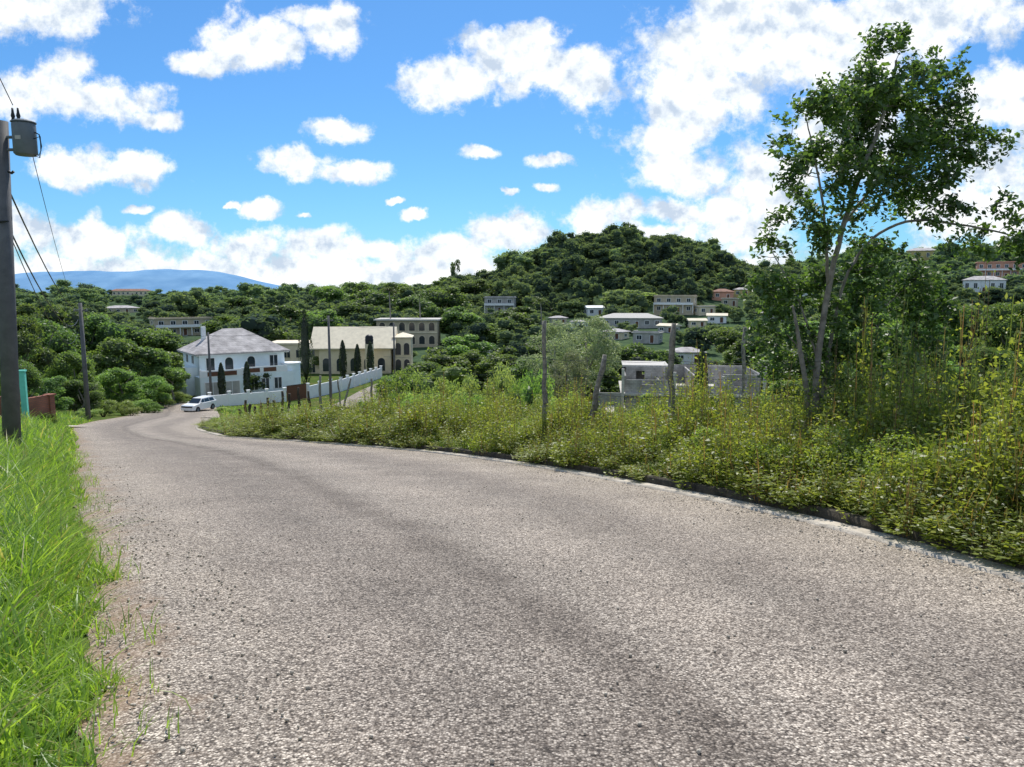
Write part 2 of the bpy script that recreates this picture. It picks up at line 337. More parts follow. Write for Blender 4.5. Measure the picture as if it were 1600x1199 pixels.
CR={'d':[crownmesh('crown',M['leaf_dark'],17,5000,.38,rl=(.9,1.9)) for _ in range(4)],
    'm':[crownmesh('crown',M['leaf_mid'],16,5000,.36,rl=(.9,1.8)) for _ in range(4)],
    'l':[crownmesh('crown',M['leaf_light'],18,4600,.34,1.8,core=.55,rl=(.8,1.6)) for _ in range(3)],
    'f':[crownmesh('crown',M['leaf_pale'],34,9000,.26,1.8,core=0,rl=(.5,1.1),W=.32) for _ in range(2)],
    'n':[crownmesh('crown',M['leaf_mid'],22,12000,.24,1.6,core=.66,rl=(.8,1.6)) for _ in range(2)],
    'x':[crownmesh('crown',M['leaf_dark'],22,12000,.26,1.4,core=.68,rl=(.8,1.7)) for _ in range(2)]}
ZONES=[(285,'left of the white villa'),(470,'directly behind the white villa'),(700,'around the cream gabled house'),(930,'in the middle of the valley under the round hill'),(1190,'around the unfinished block building'),(9999,'in the valley behind the tall roadside tree')]
KW={'d':'dark green dense','m':'mid green leafy','l':'pale green loose','n':'mid green leafy','x':'dark green dense','f':'pale feathery open'}
def tree(px,top,d,rpx,k):
    x,y,zt=at(px,top,d); g=tz(x,y); h=max(zt-g,2.); r=rpx/F*d
    z=[q for p,q in ZONES if px<p][0]
    o=empty('broadleaf_tree',(x,y,g-.1),random.random()*6.28,KW[k]+' broadleaf tree '+z,'tree',KW[k]+' trees '+z,(r/4*1.15,r/4*1.15,h/10))
    mobj('trunk',random.choice(TR),o); mobj('crown',random.choice(CR[k]),o); return o
TL=[(60,492,85,62,'x'),(14,482,72,52,'x'),(112,545,78,42,'n'),(165,525,100,46,'m'),(212,528,104,46,'d'),(250,545,110,40,'m'),(140,488,130,42,'d'),(198,505,140,42,'d'),(240,512,140,38,'m'),(92,474,125,42,'d'),(28,472,150,45,'m'),(268,572,104,28,'m'),(185,572,92,38,'n'),(232,585,96,34,'n'),(125,590,74,36,'x'),(80,585,68,36,'x'),(30,560,56,36,'x'),
(300,535,150,36,'d'),(432,505,170,36,'m'),(395,496,200,38,'d'),(345,492,220,36,'m'),(500,482,190,36,'d'),(452,476,215,44,'d'),(545,470,225,40,'d'),(700,552,120,40,'m'),(665,565,108,38,'m'),(725,522,150,42,'m'),(720,478,205,42,'d'),(768,505,190,36,'m'),(815,478,215,46,'d'),(866,498,92,54,'f'),(915,490,100,58,'f'),(885,545,80,42,'f'),(828,556,96,42,'m'),(935,535,118,36,'m'),(990,535,120,34,'d'),(1035,545,135,30,'d'),(978,452,300,44,'l'),(1012,460,310,30,'m'),(1135,510,160,38,'m'),(1185,520,140,42,'d'),(1222,540,118,46,'d'),(1262,500,150,50,'m'),(1150,546,150,26,'l'),(1330,510,128,60,'d'),(1400,485,120,60,'m'),(1462,500,108,56,'x'),(1520,474,122,60,'d'),(1585,466,112,60,'n'),(1560,540,80,60,'x'),(1480,560,72,56,'n'),(1420,580,62,56,'x'),(1340,588,62,56,'n'),(1232,590,60,44,'n'),(1205,612,62,30,'m'),(1300,560,82,60,'x'),(1595,598,48,50,'n'),(1645,560,60,66,'x'),(1200,560,110,30,'d'),
(645,462,240,38,'d'),(690,446,260,40,'d'),(580,452,250,38,'d'),(745,545,130,28,'m'),(610,585,100,22,'d'),(780,550,120,34,'m'),(1012,612,70,15,'l'),(1140,612,70,16,'l'),(510,446,300,30,'m'),(555,440,320,30,'d'),(620,440,330,28,'m'),(740,436,330,30,'d'),(700,432,360,26,'m'),(370,462,300,28,'d'),(300,462,290,26,'m')]
for t in TL: tree(*t)
def bushmesh(mat,n,size,core=.6,k=13):
    l=[]
    for i in range(k):
        a=rng.random()*6.28; r=rng.random()**.5*.8; l.append((r*math.cos(a),r*math.sin(a),.3+1.05*rng.random()*(1-r*.35),.2+.22*rng.random()))
    V,Q,T=lobed(l,n,size,.45,core); 
    return npmesh('foliage',V,Q,T,mat)
BM={'m':[bushmesh(M['leaf_mid'],4200,.08,.45,17) for _ in range(3)],'l':[bushmesh(M['leaf_light'],4200,.075,.3,18) for _ in range(3)],'w':[bushmesh(M['weed'],2800,.07,0) for _ in range(3)]}
mb=MB()
for i in range(7):
    a=i*.9; mb.tube([(0,0,-.1),(math.cos(a)*.25,math.sin(a)*.25,.5),(math.cos(a)*.55,math.sin(a)*.55,1.1)],[.03,.02,.008],4)
o=mb.build('stem',M['bark_dark'],None,True); STEM=o.data; bpy.data.objects.remove(o)
def bush(px,top,d,rpx,k,where,kind='shrub'):
    x,y,zt=at(px,top,d); g=tz(x,y); h=max(zt-g,.5); r=rpx/F*d
    nm={'m':'mid green','l':'bright yellow-green','w':'scraggly pale'}[k]
    o=empty('shrub',(x,y,g-.03),random.random()*6.28,nm+' bushy shrub '+where,'shrub',nm+' shrubs '+where,(r,r,h/1.5)); mobj('stems',STEM,o); mobj('foliage',random.choice(BM[k]),o)
W1='on the slope left of the curved wooden post'
for px,top,d,r,k in [(628,580,56,40,'m'),(668,576,52,44,'l'),(708,568,48,46,'l'),(752,574,46,48,'l'),(795,568,46,46,'l'),(838,580,42,42,'m'),(610,612,44,30,'m'),(655,602,40,38,'l'),(702,598,38,40,'l'),(760,600,36,40,'l'),(805,598,36,38,'m'),(878,600,36,42,'l'),(905,612,30,36,'l'),(590,622,50,26,'l'),(640,622,36,30,'m'),(730,612,33,34,'m'),(850,616,32,34,'l')]: bush(px,top,d,r,k,W1)
W2='between the wooden fence posts and the unfinished building'
for px,top,d,r,k in [(925,630,33,30,'m'),(960,634,34,34,'l'),(1000,630,32,34,'m'),(1100,628,32,34,'l'),(1140,634,28,32,'l'),(1190,614,30,36,'m'),(1085,640,26,30,'l'),(1030,638,30,28,'l'),(1060,628,34,34,'m')]: bush(px,top,d,r,k,W2)
W3='on the slope right of the tall roadside tree'
for px,top,d,r,k in [(1225,628,26,44,'l'),(1300,636,24,44,'l'),(1345,628,25,46,'m'),(1400,622,27,52,'l'),(1455,616,30,50,'l'),(1520,606,32,56,'l'),(1580,616,28,54,'m'),(1490,636,22,50,'l'),(1560,638,20,52,'l'),(1430,644,20,46,'l'),(1640,636,22,60,'m'),(1370,646,20,42,'l'),(1265,638,21,38,'l')]: bush(px,top,d,r,k,W3)
W7='crowding around the foot of the tall roadside tree'
for px,top,d,r,k in [(1238,636,16,38,'m'),(1305,648,15.4,38,'l'),(1335,636,17,44,'m'),(1262,662,13.6,34,'l'),(1200,652,16,36,'l')]: bush(px,top,d,r,k,W7)
W4='in the hedge left of the white car'
for px,top,d,r,k in [(160,625,75,26,'m'),(190,622,82,24,'l'),(222,625,88,24,'m'),(250,612,98,24,'m'),(276,612,106,20,'l'),(205,632,80,18,'l'),(240,632,88,16,'m'),(140,636,66,20,'l'),(285,622,104,14,'m'),(58,634,42,16,'m'),(16,622,38,18,'l'),(74,642,40,14,'m'),(22,646,33,18,'m')]: bush(px,top,d,r,k,W4 if px>120 else 'beside the red brick wall at the left')
W5='in front of the villa wall beside the road'
for px,top,d,r,k in [(350,638,92,14,'l'),(370,641,88,14,'m'),(600,606,100,18,'l'),(572,622,70,18,'m'),(545,640,56,16,'l')]: bush(px,top,d,r,k,W5)
def cypress(px,top,base,label,d=None):
    x,y,zt=at(px,top,d); g=tz(x,y); h=zt-g
    o=empty('cypress_tree',(x,y,g-.05),0,label,'tree'); 
    MB().tube([(0,0,-.3),(0,0,h*.9)],[.12,.03],6).build('trunk',M['bark_dark'],o)
    n=1300; t=rng.random(n)**.8; a=rng.random(n)*6.283; rr=h*.085*np.sin(np.pi*np.clip(.12+.88*t,0,1))**.7*(.8+.35*rng.random(n))+.05
    P=np.stack([rr*np.cos(a),rr*np.sin(a),.2+t*h],1); Nn=np.stack([np.cos(a),np.sin(a),np.full(n,.3)],1)+rng.normal(size=(n,3))*.4
    V,Q=leaves(P,Nn,.32*(.6+.7*rng.random(n)),.5,T=np.array([[0,0,1.]])+rng.normal(size=(n,3))*.3)
    v=QS[0]*np.array([h*.06,h*.06,h*.47])+np.array([0,0,h*.5]);  # inner core with the darkest tone: painted shade within the cypress
    V,Q,T=cat_([(V,Q,.02+.3*rng.random(n)),(v,QS[1],np.full(len(QS[1]),.02))]); mobj('crown',npmesh('crown',V,Q,T,M['leaf_big']),o)
cypress(345,570,0,'short dark cypress in front of the white villa, under its left balcony',108)
cypress(385,568,0,'slim dark cypress in front of the white villa, near its middle',109)
cypress(475,486,0,'tallest dark cypress, standing between the white villa and the cream house',128)
cypress(535,534,0,'dark cypress left of the black water tank, first of three by the cream house',136)
cypress(558,540,0,'dark cypress just left of the black water tank, middle of three by the cream house',137)
cypress(578,536,0,'dark cypress under the black water tank in front of the cream house',137)
cypress(1097,548,0,'dark cypress in front of the unfinished block building',76)
def palm(px,top,d,label):
    x,y,zt=at(px,top,d); g=tz(x,y); h=zt-g-.8; o=empty('palm_tree',(x,y,g),0,label,'palm tree')
    MB().tube([(0,0,-.3),(.2,0,h*.5),(0,0,h)],[.25,.18,.15],7).build('trunk',M['bark'],o,True)
    Vs=[]
    for k in range(20):
        a=k*.9+rng.random()*.4; el=.9-1.3*rng.random(); L=3.4
        for i in range(12):
            t=(i+.5)/12; c=np.array([math.cos(a)*L*t*math.cos(el*.6),math.sin(a)*L*t*math.cos(el*.6),h+L*t*math.sin(el)-1.9*t*t])
            for s in(-1,1):
                sd=np.array([-math.sin(a)*s,math.cos(a)*s,-.5]); Vs.append((c,c+sd*.75*(1-t*.6)))
    A=np.array([v[0] for v in Vs]);B=np.array([v[1] for v in Vs]); V,Q=leaves((A+B)/2,rng.normal(size=A.shape)*.3+[0,0,1],np.linalg.norm(B-A,axis=1),.3,T=B-A)
    mobj('crown',npmesh('crown',V,Q,.1+.5*rng.random(len(Q)),M['leaf_big']),o)
palm(608,448,200,'left one of two coconut palms rising behind the cream house')
palm(655,456,205,'right one of two coconut palms rising behind the cream house')
palm(845,464,200,'coconut palm in the valley at the foot of the round hill')
x,y,zt=at(713,404,380); g=tz(x,y); o=empty('tall_tree',(x,y,g),0,'lone tall slender tree rising above the tree line left of the round hill','tree',None,(1.1,1.1,(zt-g)/10)); mobj('trunk',TR[0],o); mobj('crown',crownmesh('crown',M['leaf_far_hazed'],9,700,.6,4.5,3.8,(.7,1.2),0),o)
# ------------------------------------------------------------ houses
RECTS=[]
def hip(w,dp,z,rh,ov=.6,gable=False):
    mb=MB(); a=w/2+ov; b_=dp/2+ov; t=.18
    if gable: r=a
    else: r=max(a-b_,.01)
    v=[(-a,-b_,z),(a,-b_,z),(a,b_,z),(-a,b_,z),(-a,-b_,z+t),(a,-b_,z+t),(a,b_,z+t),(-a,b_,z+t),(-r,0,z+rh),(r,0,z+rh)]
    mb.add(v,[(3,2,1,0),(0,1,5,4),(1,2,6,5),(2,3,7,6),(3,0,4,7),(4,5,9,8),(5,6,9),(6,7,8,9),(7,4,8)]); return mb
def window(root,x,y,z,w,h,face='f',fm='white',pm='glass',arch=False,name='window'):
    def tr_(poly,a,b): 
        m=MB(); m.ext(poly,a,b)
        if face=='f': m.v=[(x+p[0],y+p[1],z+p[2]) for p in m.v]
        elif face=='r': m.v=[(x-p[1],y+p[0],z+p[2]) for p in m.v]
        else: m.v=[(x+p[1],y-p[0],z+p[2]) for p in m.v]
        return m
    def shape(w,h,o=0):
        if arch:
            return [(-w/2,-o),(w/2,-o)]+[(w/2*math.cos(t),h-w/2+w/2*math.sin(t)) for t in np.linspace(0,math.pi,9)]
        return [(-w/2,-o),(w/2,-o),(w/2,h+o),(-w/2,h+o)]
    f=tr_(shape(w+.24,h+(.12 if arch else 0),.12),-.08,.04).build(name,M[fm],root)
    tr_(shape(w,h),-.1,-.083).build('pane',M[pm],f)
    if not arch and w>1:
        tr_([(-.04,0),(.04,0),(.04,h),(-.04,h)],-.13,-.102).build('mullion',M[fm],f)
def house(label,px,wpx,top,base,style,wall,roofm,yo=0.,nst=2,d=None,cat='house',group=None,em=.4):
    p=hit(px,base) if d is None else (at(px,base,d)[0],d,tz(at(px,base,d)[0],d))
    x,y,z=p; w=max(5,wpx/F*y); zt=at(px,top,y)[2]; H=max(zt-z,2.8); dp=min(w*.7,9); yaw=math.atan2(-x,y)+yo
    rh=min(H*.35,dp*.22) if style!='flat' else .5; hw=H-rh
    RECTS.append((px-wpx/2+4,px+wpx/2-4,top+(base-top)*em,y-dp))
    o=empty('house',(x,y,z),yaw,label,cat,group)
    MB().bx(-w/2,w/2,-dp/2,dp/2,-3,hw).build('wall',M[wall],o)
    if style=='flat':
        MB().bx(-w/2-.4,w/2+.4,-dp/2-.4,dp/2+.4,hw+.003,hw+.25).build('roof',M[roofm],o)
        MB().bx(-w/2,w/2,-dp/2,-dp/2+.15,hw+.252,hw+.6).bx(-w/2,-w/2+.15,-dp/2+.152,dp/2,hw+.252,hw+.6).bx(w/2-.15,w/2,-dp/2+.152,dp/2,hw+.252,hw+.6).build('parapet',M[wall],o)
    else: hip(w,dp,hw+.003,rh,.5,style=='gable').build('roof',M[roofm],o)
    sh=hw/nst; nw=max(2,int(w/3.2))
    for s in range(nst):
        for i in range(nw):
            xx=-w/2+(i+.5)*w/nw
            if s==0 and i==nw//2: 
                window(o,xx,-dp/2,.05,1.,min(2.1,sh*.8),fm='white',pm='brown',name='door'); continue
            window(o,xx,-dp/2,s*sh+sh*.35,1.3,sh*.42)
        for fc,xx in(('l',-w/2),('r',w/2)):
            window(o,xx,0,s*sh+sh*.35,1.3,sh*.42,fc)
    if nst==2:
        MB().bx(-w/2,w/2,-dp/2-1.3,-dp/2-.003,sh-.1,sh+.08).build('balcony',M[wall],o)
        for i in range(nw+1): MB().bx(-w/2+i*(w-.2)/nw,-w/2+i*(w-.2)/nw+.2,-dp/2-1.25,-dp/2-1.05,0,sh-.102).build('column',M['white'],o)
        MB().bx(-w/2,w/2,-dp/2-1.28,-dp/2-1.18,sh+.083,sh+.85).build('railing',M['white'] if wall!='white' else M['greyw'],o)
house('beige two-storey house with brown roof left of the villa roof, far up the valley',285,84,496,524,'flat','beige','beige',.2)
house('low house with grey tiled roof among trees at the far left',190,48,478,490,'hip','beige','roofgrey',.1,1)
house('small pale house at the left frame edge beyond the near pole',32,34,482,497,'flat','beige','greyw',.1,1)
house('far brown roofed house on the left skyline',205,56,452,463,'hip','cream','roofred',.2,1)
house('grey two-storey house below the left foot of the round hill',782,46,464,490,'flat','greyw','greyw',-.1)
house('beige two-storey flat roofed house with balcony under the round hill',1055,60,462,490,'flat','beige','beige',-.15)
house('wide low pale house with grey roof in the valley right of centre',985,92,490,512,'hip','greyw','concrete',.1,1)
house('small house with bright white roof in mid valley',928,26,478,494,'gable','white','white',.3,1)
house('white house with grey hipped roof just behind the unfinished building',1072,50,543,568,'hip','white','roofgrey',.2,1)
house('small white building in the valley left of the bare wooden post',745,38,546,568,'flat','white','greyw',.2,1)
house('pink house at the right foot of the round hill',1128,32,452,469,'hip','pink','roofred',.1,1)
house('yellow house at the right foot of the round hill',1158,24,450,464,'hip','yellow','roofgrey',.1,1)
house('orange-pink house high on the hillside at the right edge',1563,66,410,436,'flat','pink','pink',.1,2)
house('white house with grey roof on the right hillside below the pink one',1535,56,432,458,'hip','white','roofgrey',.1,1)
house('yellow house seen through the tall tree on the right ridge',1440,42,388,404,'hip','yellow','roofgrey',0,1)
house('pale blue-grey shed roof among the trees at the right',1520,44,560,582,'gable','greyw','metal',.2,1,120)
house('low grey roofed building behind the lower branches of the tall tree',1352,54,566,584,'flat','greyw','concrete',.2,1,125)
for i,(px,wp,tp_,bs) in enumerate([(962,34,514,530),(1012,40,518,536),(1120,28,490,505),(872,24,494,508),(1100,28,478,492),(1045,28,506,520),(905,20,500,514),(1140,24,466,479),(1088,26,498,511),(1205,30,486,501),(1250,30,456,471),(668,26,520,534),(1022,22,496,507)]):
    house('small pale house half hidden among trees in the valley right of centre',px,wp,tp_,bs,('hip','flat','gable')[i%3],('cream','greyw','white','beige')[i%4],('roofgrey','concrete','creamroof')[i%3],(i%5-2)*.25,1,None,'house','small pale houses scattered in the valley right of centre',.25)
x,y,z=hit(640,541); w=16; RECTS.append((588,692,530,y-8))
o=empty('arched_house',(x,y,z),math.atan2(-x,y)-.12,'beige two-storey house with rows of arches behind the cream house','house')
H=at(640,497,y)[2]-z
MB().bx(-w/2,w/2,-5,5,-3,H-.6).build('wall',M['beige'],o); MB().bx(-w/2-.6,w/2+.6,-5.8,5.6,H-.597,H-.25).build('roof',M['concrete'],o)
MB().bx(-w/2,w/2,-5.2,-5.003,H*.5-.15,H*.5+.2).build('cornice',M['creamroof'],o)
for i in range(6):
    for s in range(2): window(o,-w/2+1.5+i*2.6,-5.0,s*H*.47+.7,1.5,2.2,arch=True,fm='creamroof')
# ------------------------------------------------------------ villa
vx,vy=-45.2,120; vz=tz(vx,vy); RECTS.append((268,466,630,100)); 
V_=empty('villa',(vx,vy,vz),math.atan2(-vx,vy)+.28,'white two-storey villa with grey hipped roof and stepped balconies','house')
MB().bx(-6.6,6.6,-4.6,5.5,-1.5,6.2).build('wall',M['villa'],V_)
hip(13.2,10.1,6.353,3.7,.75).build('roof',M['roofgrey'],V_).location=(0,.45,0)
MB().bx(-7.2,7.2,-5.2,6.1,6.203,6.35).build('eaves',M['white'],V_)
MB().bx(-8.4,-6.603,-3.5,4,-1.5,4.4).bx(-7.4,-1.003,-7.8,-4.603,-1.5,3.2).build('garage_wing',M['villa'],V_)
MB().bx(-1.,7.2,-6.9,-4.603,-1.5,3.3).bx(6.603,8.8,-4.6,3.,-1.5,3.3).build('lower_wing',M['villa'],V_)
MB().tube([(7.5,-4.9,-1.5),(7.5,-4.9,4.3)],1.5,20).build('round_tower',M['villa'],V_,False)
MB().tube([(7.5,-4.9,4.3),(7.5,-4.9,4.5)],1.65,20).build('tower_cap',M['white'],V_)
for x0,x1,y0,z0 in((-7.4,-1.1,-7.8,3.2),(-1,6.2,-6.9,3.3)):
    MB().bx(x0,x1,y0,y0+.15,z0+.003,z0+1.).build('parapet',M['white'],V_)
for x0,x1,y0,z0 in((-6.3,-4.4,-7.83,3.35),(-3.9,-2,-7.83,3.35),(-.2,1.8,-6.93,3.45),(2.4,4.4,-6.93,3.45)):
    MB().bx(x0,x1,y0-.02,y0+.027,z0,z0+.65).build('balcony_panel',M['brown'],V_)
for xx in(-7.3,-4.2,-1.05): MB().bx(xx-.12,xx+.12,-7.86,-7.6,3.203,4.4).build('balcony_post',M['white'],V_)
for xx in(-5,-2.2,1.2,4.8): window(V_,xx,-4.6,3.9,1.2,1.9,arch=xx in(-2.2,1.2))
for xx in(-5.6,-2.8): window(V_,xx,-7.8,.1,2.2,2.3,pm='greyw',name='garage_door')
for xx in(.8,2.6,4.6): window(V_,xx,-6.9,.7,1.1,1.7)
for yy in(-1,2.5): window(V_,6.6,yy,4.1,1.1,1.6,'r'); window(V_,8.8,yy-1,.8,1.1,1.6,'r'); window(V_,-6.6,yy,4.8,1.1,1.2,'l')
MB().bx(-4.6,-4.0,1,1.7,8,10.4).build('chimney',M['white'],V_)
# ------------------------------------------------------------ cream house
cx,cy=-35.6,151; cz=tz(cx,cy); RECTS.append((440,655,580,128))
K=empty('cream_house',(cx,cy,cz),math.atan2(-cx,cy)-.15,'long cream house with pale gabled roof and arched end porch','house')
MB().bx(-13.,-3.003,-4,4.5,-2,5.9).build('left_wing',M['cream'],K); MB().bx(-13.3,-2.9,-4.3,4.8,5.903,6.2).build('wing_roof',M['creamroof'],K)
MB().bx(-3.,11,-5,5,-2,5.).build('wall',M['cream'],K)
hip(15.4,10,5.003,4.2,.7,True).build('roof',M['creamroof'],K).location=(3.6,0,0)
for s in(-1,1): MB().ext([(-5,5),(5,5),(0,8.6)],0,.2).build('gable',M['cream'],K).matrix_local=Matrix.Translation((4+6.9*s,0,0))@Matrix.Rotation(R(90),4,'Z')
MB().bx(11.5,15,-3,3,-2,7).build('porch_tower',M['cream'],K); hip(3.5,6,7.003,1.,.3).build('porch_roof',M['creamroof'],K).location=(13.25,0,0)
for i in range(4): window(K,-11.8+i*2.4,-4,3.3,1.2,1.5,fm='creamroof'); window(K,-11.8+i*2.4,-4,.3,1.2,1.7,fm='creamroof')
for i in range(5): window(K,-1.6+i*2.7,-5,.6,1.4,2.6,arch=True,fm='creamroof')
for xx in(12.4,14.1): window(K,xx,-3,3.6,1.1,2.4,arch=True,fm='creamroof'); window(K,xx,-3,.3,1.1,2.4,arch=True,fm='creamroof')
x,y,z=at(577,538,143); 
tk=empty('water_tank',(x,y,z-1.2),0,'black ribbed water tank standing on a block base before the cream roof','water tank')
mb=MB(); prof=[(0,.75),(.3,.8),(.35,.76),(.6,.8),(.9,.8),(.95,.76),(1.3,.78),(1.6,.6),(1.8,.2)]
mb.tube([(0,0,h+1.2) for h,r in prof],[r for h,r in prof],18).build('tank_body',M['black'],tk,True)
MB().bx(-.7,.7,-.7,.7,-(z-1.2-tz(x,y)),1.195).build('base',M['cream'],tk)
def bwall(name,pts,h,mat,label,cat='wall',post=3.,ph=.35,pm=None):
    o=empty(name,(pts[0][0],pts[0][1],tz(*pts[0])),0,label,cat); ox,oy,oz=o.location
    for (x0,y0),(x1,y1) in zip(pts,pts[1:]):
        L=math.hypot(x1-x0,y1-y0); n=max(1,round(L/post)); a=math.atan2(y1-y0,x1-x0)
        for i in range(n):
            xa,ya=x0+(x1-x0)*(i+.5)/n,y0+(y1-y0)*(i+.5)/n; z=tz(xa,ya)
            MB().box(xa-ox,ya-oy,z+h/2-.3-oz,L/n-.3,.2,h+.6,a).build('panel',mat,o)
        for i in range(n+1):
            xa,ya=x0+(x1-x0)*i/n,y0+(y1-y0)*i/n; z=tz(xa,ya)
            MB().box(xa-ox,ya-oy,z+(h+ph)/2-.3-oz,.32,.36,h+ph+.6,a).box(xa-ox,ya-oy,z+h+ph+.04-oz,.46,.5,.08,a).build('pillar',pm or mat,o)
    return o
bwall('boundary_wall',[(-40.5,98),(-32.6,105)],1.6,M['white'],'white boundary wall in front of the villa, left of the dark gate')
bwall('boundary_wall',[(-30.2,108.5),(-27.5,118),(-24.6,138)],1.9,M['white'],'long white boundary wall right of the dark gate, in front of the cream house')
g=empty('driveway_gate',(-31.4,106.8,tz(-31.4,106.8)),math.atan2(3.5,2.4),'dark brown solid gate between the two white wall stretches','gate')
MB().bx(-1.75,-.02,-.05,.05,.05,2.2).build('gate_leaf',M['brown'],g); MB().bx(.02,1.75,-.05,.05,.05,2.2).build('gate_leaf',M['brown'],g); MB().bx(-1.75,1.75,-.03,.03,2.21,2.3).build('gate_rail',M['black'],g)
bwall('brick_wall',[(-26.8,34.5),(-25.6,40.5)],1.4,M['redwall'],'red brick garden wall at the left edge beyond the near pole',post=2.)
x,y,z=at(41,660,38); z=tz(x,y)
o=empty('gate_pillar',(x,y,z),.3,'teal green gate pillar rising behind the red brick wall','pillar'); MB().bx(-.13,.13,-.13,.13,-.3,2.7).build('shaft',M['teal'],o); MB().bx(-.17,.17,-.17,.17,2.703,2.78).build('cap',M['teal'],o)
# unfinished building
ux,uy=19.6,86; uz=tz(ux,uy)-.1; RECTS.append((925,1185,636,72))
U_=empty('unfinished_building',(ux,uy,uz),-.12,'grey unfinished block building with open window holes and bare columns','building')
def wallholes(x0,x1,y,h,z0,holes,ax='x',name='wall'):
    mb=MB(); hs=sorted(holes); c=x0
    def put(a,b,za,zb):
        if b-a<.02 or zb-za<.02: return
        if ax=='x': mb.bx(a,b,y-.1,y+.1,za,zb)
        else: mb.bx(y-.1,y+.1,a,b,za,zb)
    for a,b,za,zb in hs: put(c,a,z0,h); put(a,b,z0,z0+za); put(a,b,z0+zb,h); c=b
    put(c,x1,z0,h); return mb.build(name,M['block'],U_)
MB().bx(-9.5,9.5,-6,6,-2,0).build('floor_slab',M['concrete'],U_); MB().bx(-6.9,8.5,-5.6,6,2.9,3.15).build('upper_slab',M['concrete'],U_)
wallholes(-9.4,-6.6,-5.6,3.2,0,[(-8.6,-7.6,1,2.2)]); wallholes(-6.4,8,-5.,2.9,0,[(-5,-3.6,.9,2.2),(-1.5,.2,0,2.2),(2.2,3.6,.9,2.2),(5.4,6.8,.9,2.2)])
wallholes(-6.4,-1.4,-4.8,4.6,3.151,[(-4.6,-3.2,.9,1.4)]); wallholes(-.8,4.,-4.8,4.0,3.151,[]); wallholes(4.2,8.1,-4.8,5.3,3.151,[(5.4,6.8,.8,1.9)]); wallholes(-6.4,8.1,5.6,5.3,3.151,[(-4,-2.6,.9,1.9)])
wallholes(-5.4,5.5,-9.3,3.3,0,[(-2,-.6,.9,2.1)],'y'); wallholes(-6.2,-1.6,.4,5.5,3.151,[(-5,-4,.9,1.9)]); wallholes(1.4,8.,1.2,5.6,3.151,[(3,4.2,0,2.1)])
wallholes(-4.6,5.4,-6.4,5.0,3.151,[(-2,-.6,.9,1.7)],'y'); wallholes(-4.6,5.4,8.2,5.4,3.151,[(-2,-.6,.9,2.)],'y'); wallholes(-4.6,5.4,1.2,5.1,3.151,[(-1,.4,0,1.8)],'y'); wallholes(-4.8,5.4,8.2,2.9,0,[],'y'); wallholes(-4.6,5.4,-2.6,4.4,3.151,[],'y')
MB().bx(-6.6,-1.2,.5,5.9,5.503,5.7).build('roof_slab',M['concrete'],U_)
for xx,h in((-6.7,5.9),(-1.1,5.6),(4.1,5.2),(8.45,6.3),(-9.45,4.1),(1.2,4.8)): MB().bx(xx-.15,xx+.15,-5.95,-5.65,0,h).build('column',M['concrete'],U_)
for xx in(-5.5,-2.2,6.6): MB().bx(xx-.1,xx+.1,-7.5,-7.3,-1.5,2.2).build('prop',M['oldwood'],U_)
MB().bx(9.6,13.5,-4.5,-4.3,-2,1.6).build('side_wall',M['block'],U_)
MB().bx(-11,-3,-9.2,-9.0,-3,.9).build('terrace_wall',M['concrete'],U_)
# ------------------------------------------------------------ posts & poles
def post(px,top,d,r,label,lean=0,curve=0,mat='oldwood',group=None,name='fence_post'):
    x,y,zt=at(px,top,d); bx_=x+lean; g=tz(bx_,y); h=zt-g; n=9; pts=[]; rd=[]
    for i in range(n):
        t=i/(n-1); pts.append(((x-bx_)*t+curve*math.sin(t*math.pi)+random.uniform(-.55,.55)*r,random.uniform(-.3,.3)*r,-.3+(h+.3)*t)); rd.append(r*(1.15-.3*t)*random.uniform(.8,1.2))
    o=MB().tube(pts,rd,9).build(name,M[mat],None,True); o.location=(bx_,y,g); return tag(o,label,'fence post',group)
post(850,502,21,.07,'tall grey wooden fence post left of the curved post',.06)
post(946,555,19,.075,'curved leaning wooden fence post between two straight ones',-.36,-.09)
post(1050,506,17,.075,'tall rough wooden fence post right of the curved post',.04)
post(1164,512,40,.1,'tall thin weathered post in front of the right end of the unfinished building')
post(500,588,46,.085,'weathered post left of the leaning branch in the middle-distance weeds')
post(548,592,44,.06,'leaning forked branch post in the middle-distance weeds',-.9)
post(527,594,44,.06,'short thin post leaning right in the middle-distance weeds',.35)
for px,top in((383,626),(391,632),(399,636),(409,630),(418,622),(427,626),(441,612),(452,616),(374,640),(466,606),(482,612)): post(px,top,58,.11,'short dark stake in the row beside the side street',random.uniform(-.3,.3),random.uniform(-.08,.08),'bark_dark','dark stakes beside the side street')
post(580,592,60,.09,'thin grey post near the end of the white wall')
def wire(name,pts,sag,r,label,mat='black',cat='wire'):
    mb=MB()
    for a,b_ in zip(pts,pts[1:]):
        a=Vector(a);b_=Vector(b_); mb.tube([a.lerp(b_,t)-Vector((0,0,sag*4*t*(1-t))) for t in np.linspace(0,1,14)],r,4)
    return tag(mb.build(name,M[mat]),label,cat)
for k,py in enumerate((560,585,615)):
    pts=[at(600,py-2,30),at(850,py,20.9),at(936,py+2,18.9),at(1050,py+4,16.9),at(1275,py+6,14.4),at(1640,py+10,12.8)]
    wire('fence_wire',pts,.06,.0045,('highest','middle','lowest')[k]+' strand of barbed wire strung along the wooden fence posts',cat='fence wire')
x,y,z=at(552,664,34); z=tz(x,y)+.35; o=MB().tube([(-.9,0,.25),(-.2,.1,.12),(.7,.2,-.05)],[.09,.11,.07],8).build('fallen_log',M['bark_dark']); o.location=(x,y,z+.2); tag(o,'dark fallen log lying in the verge weeds','log')
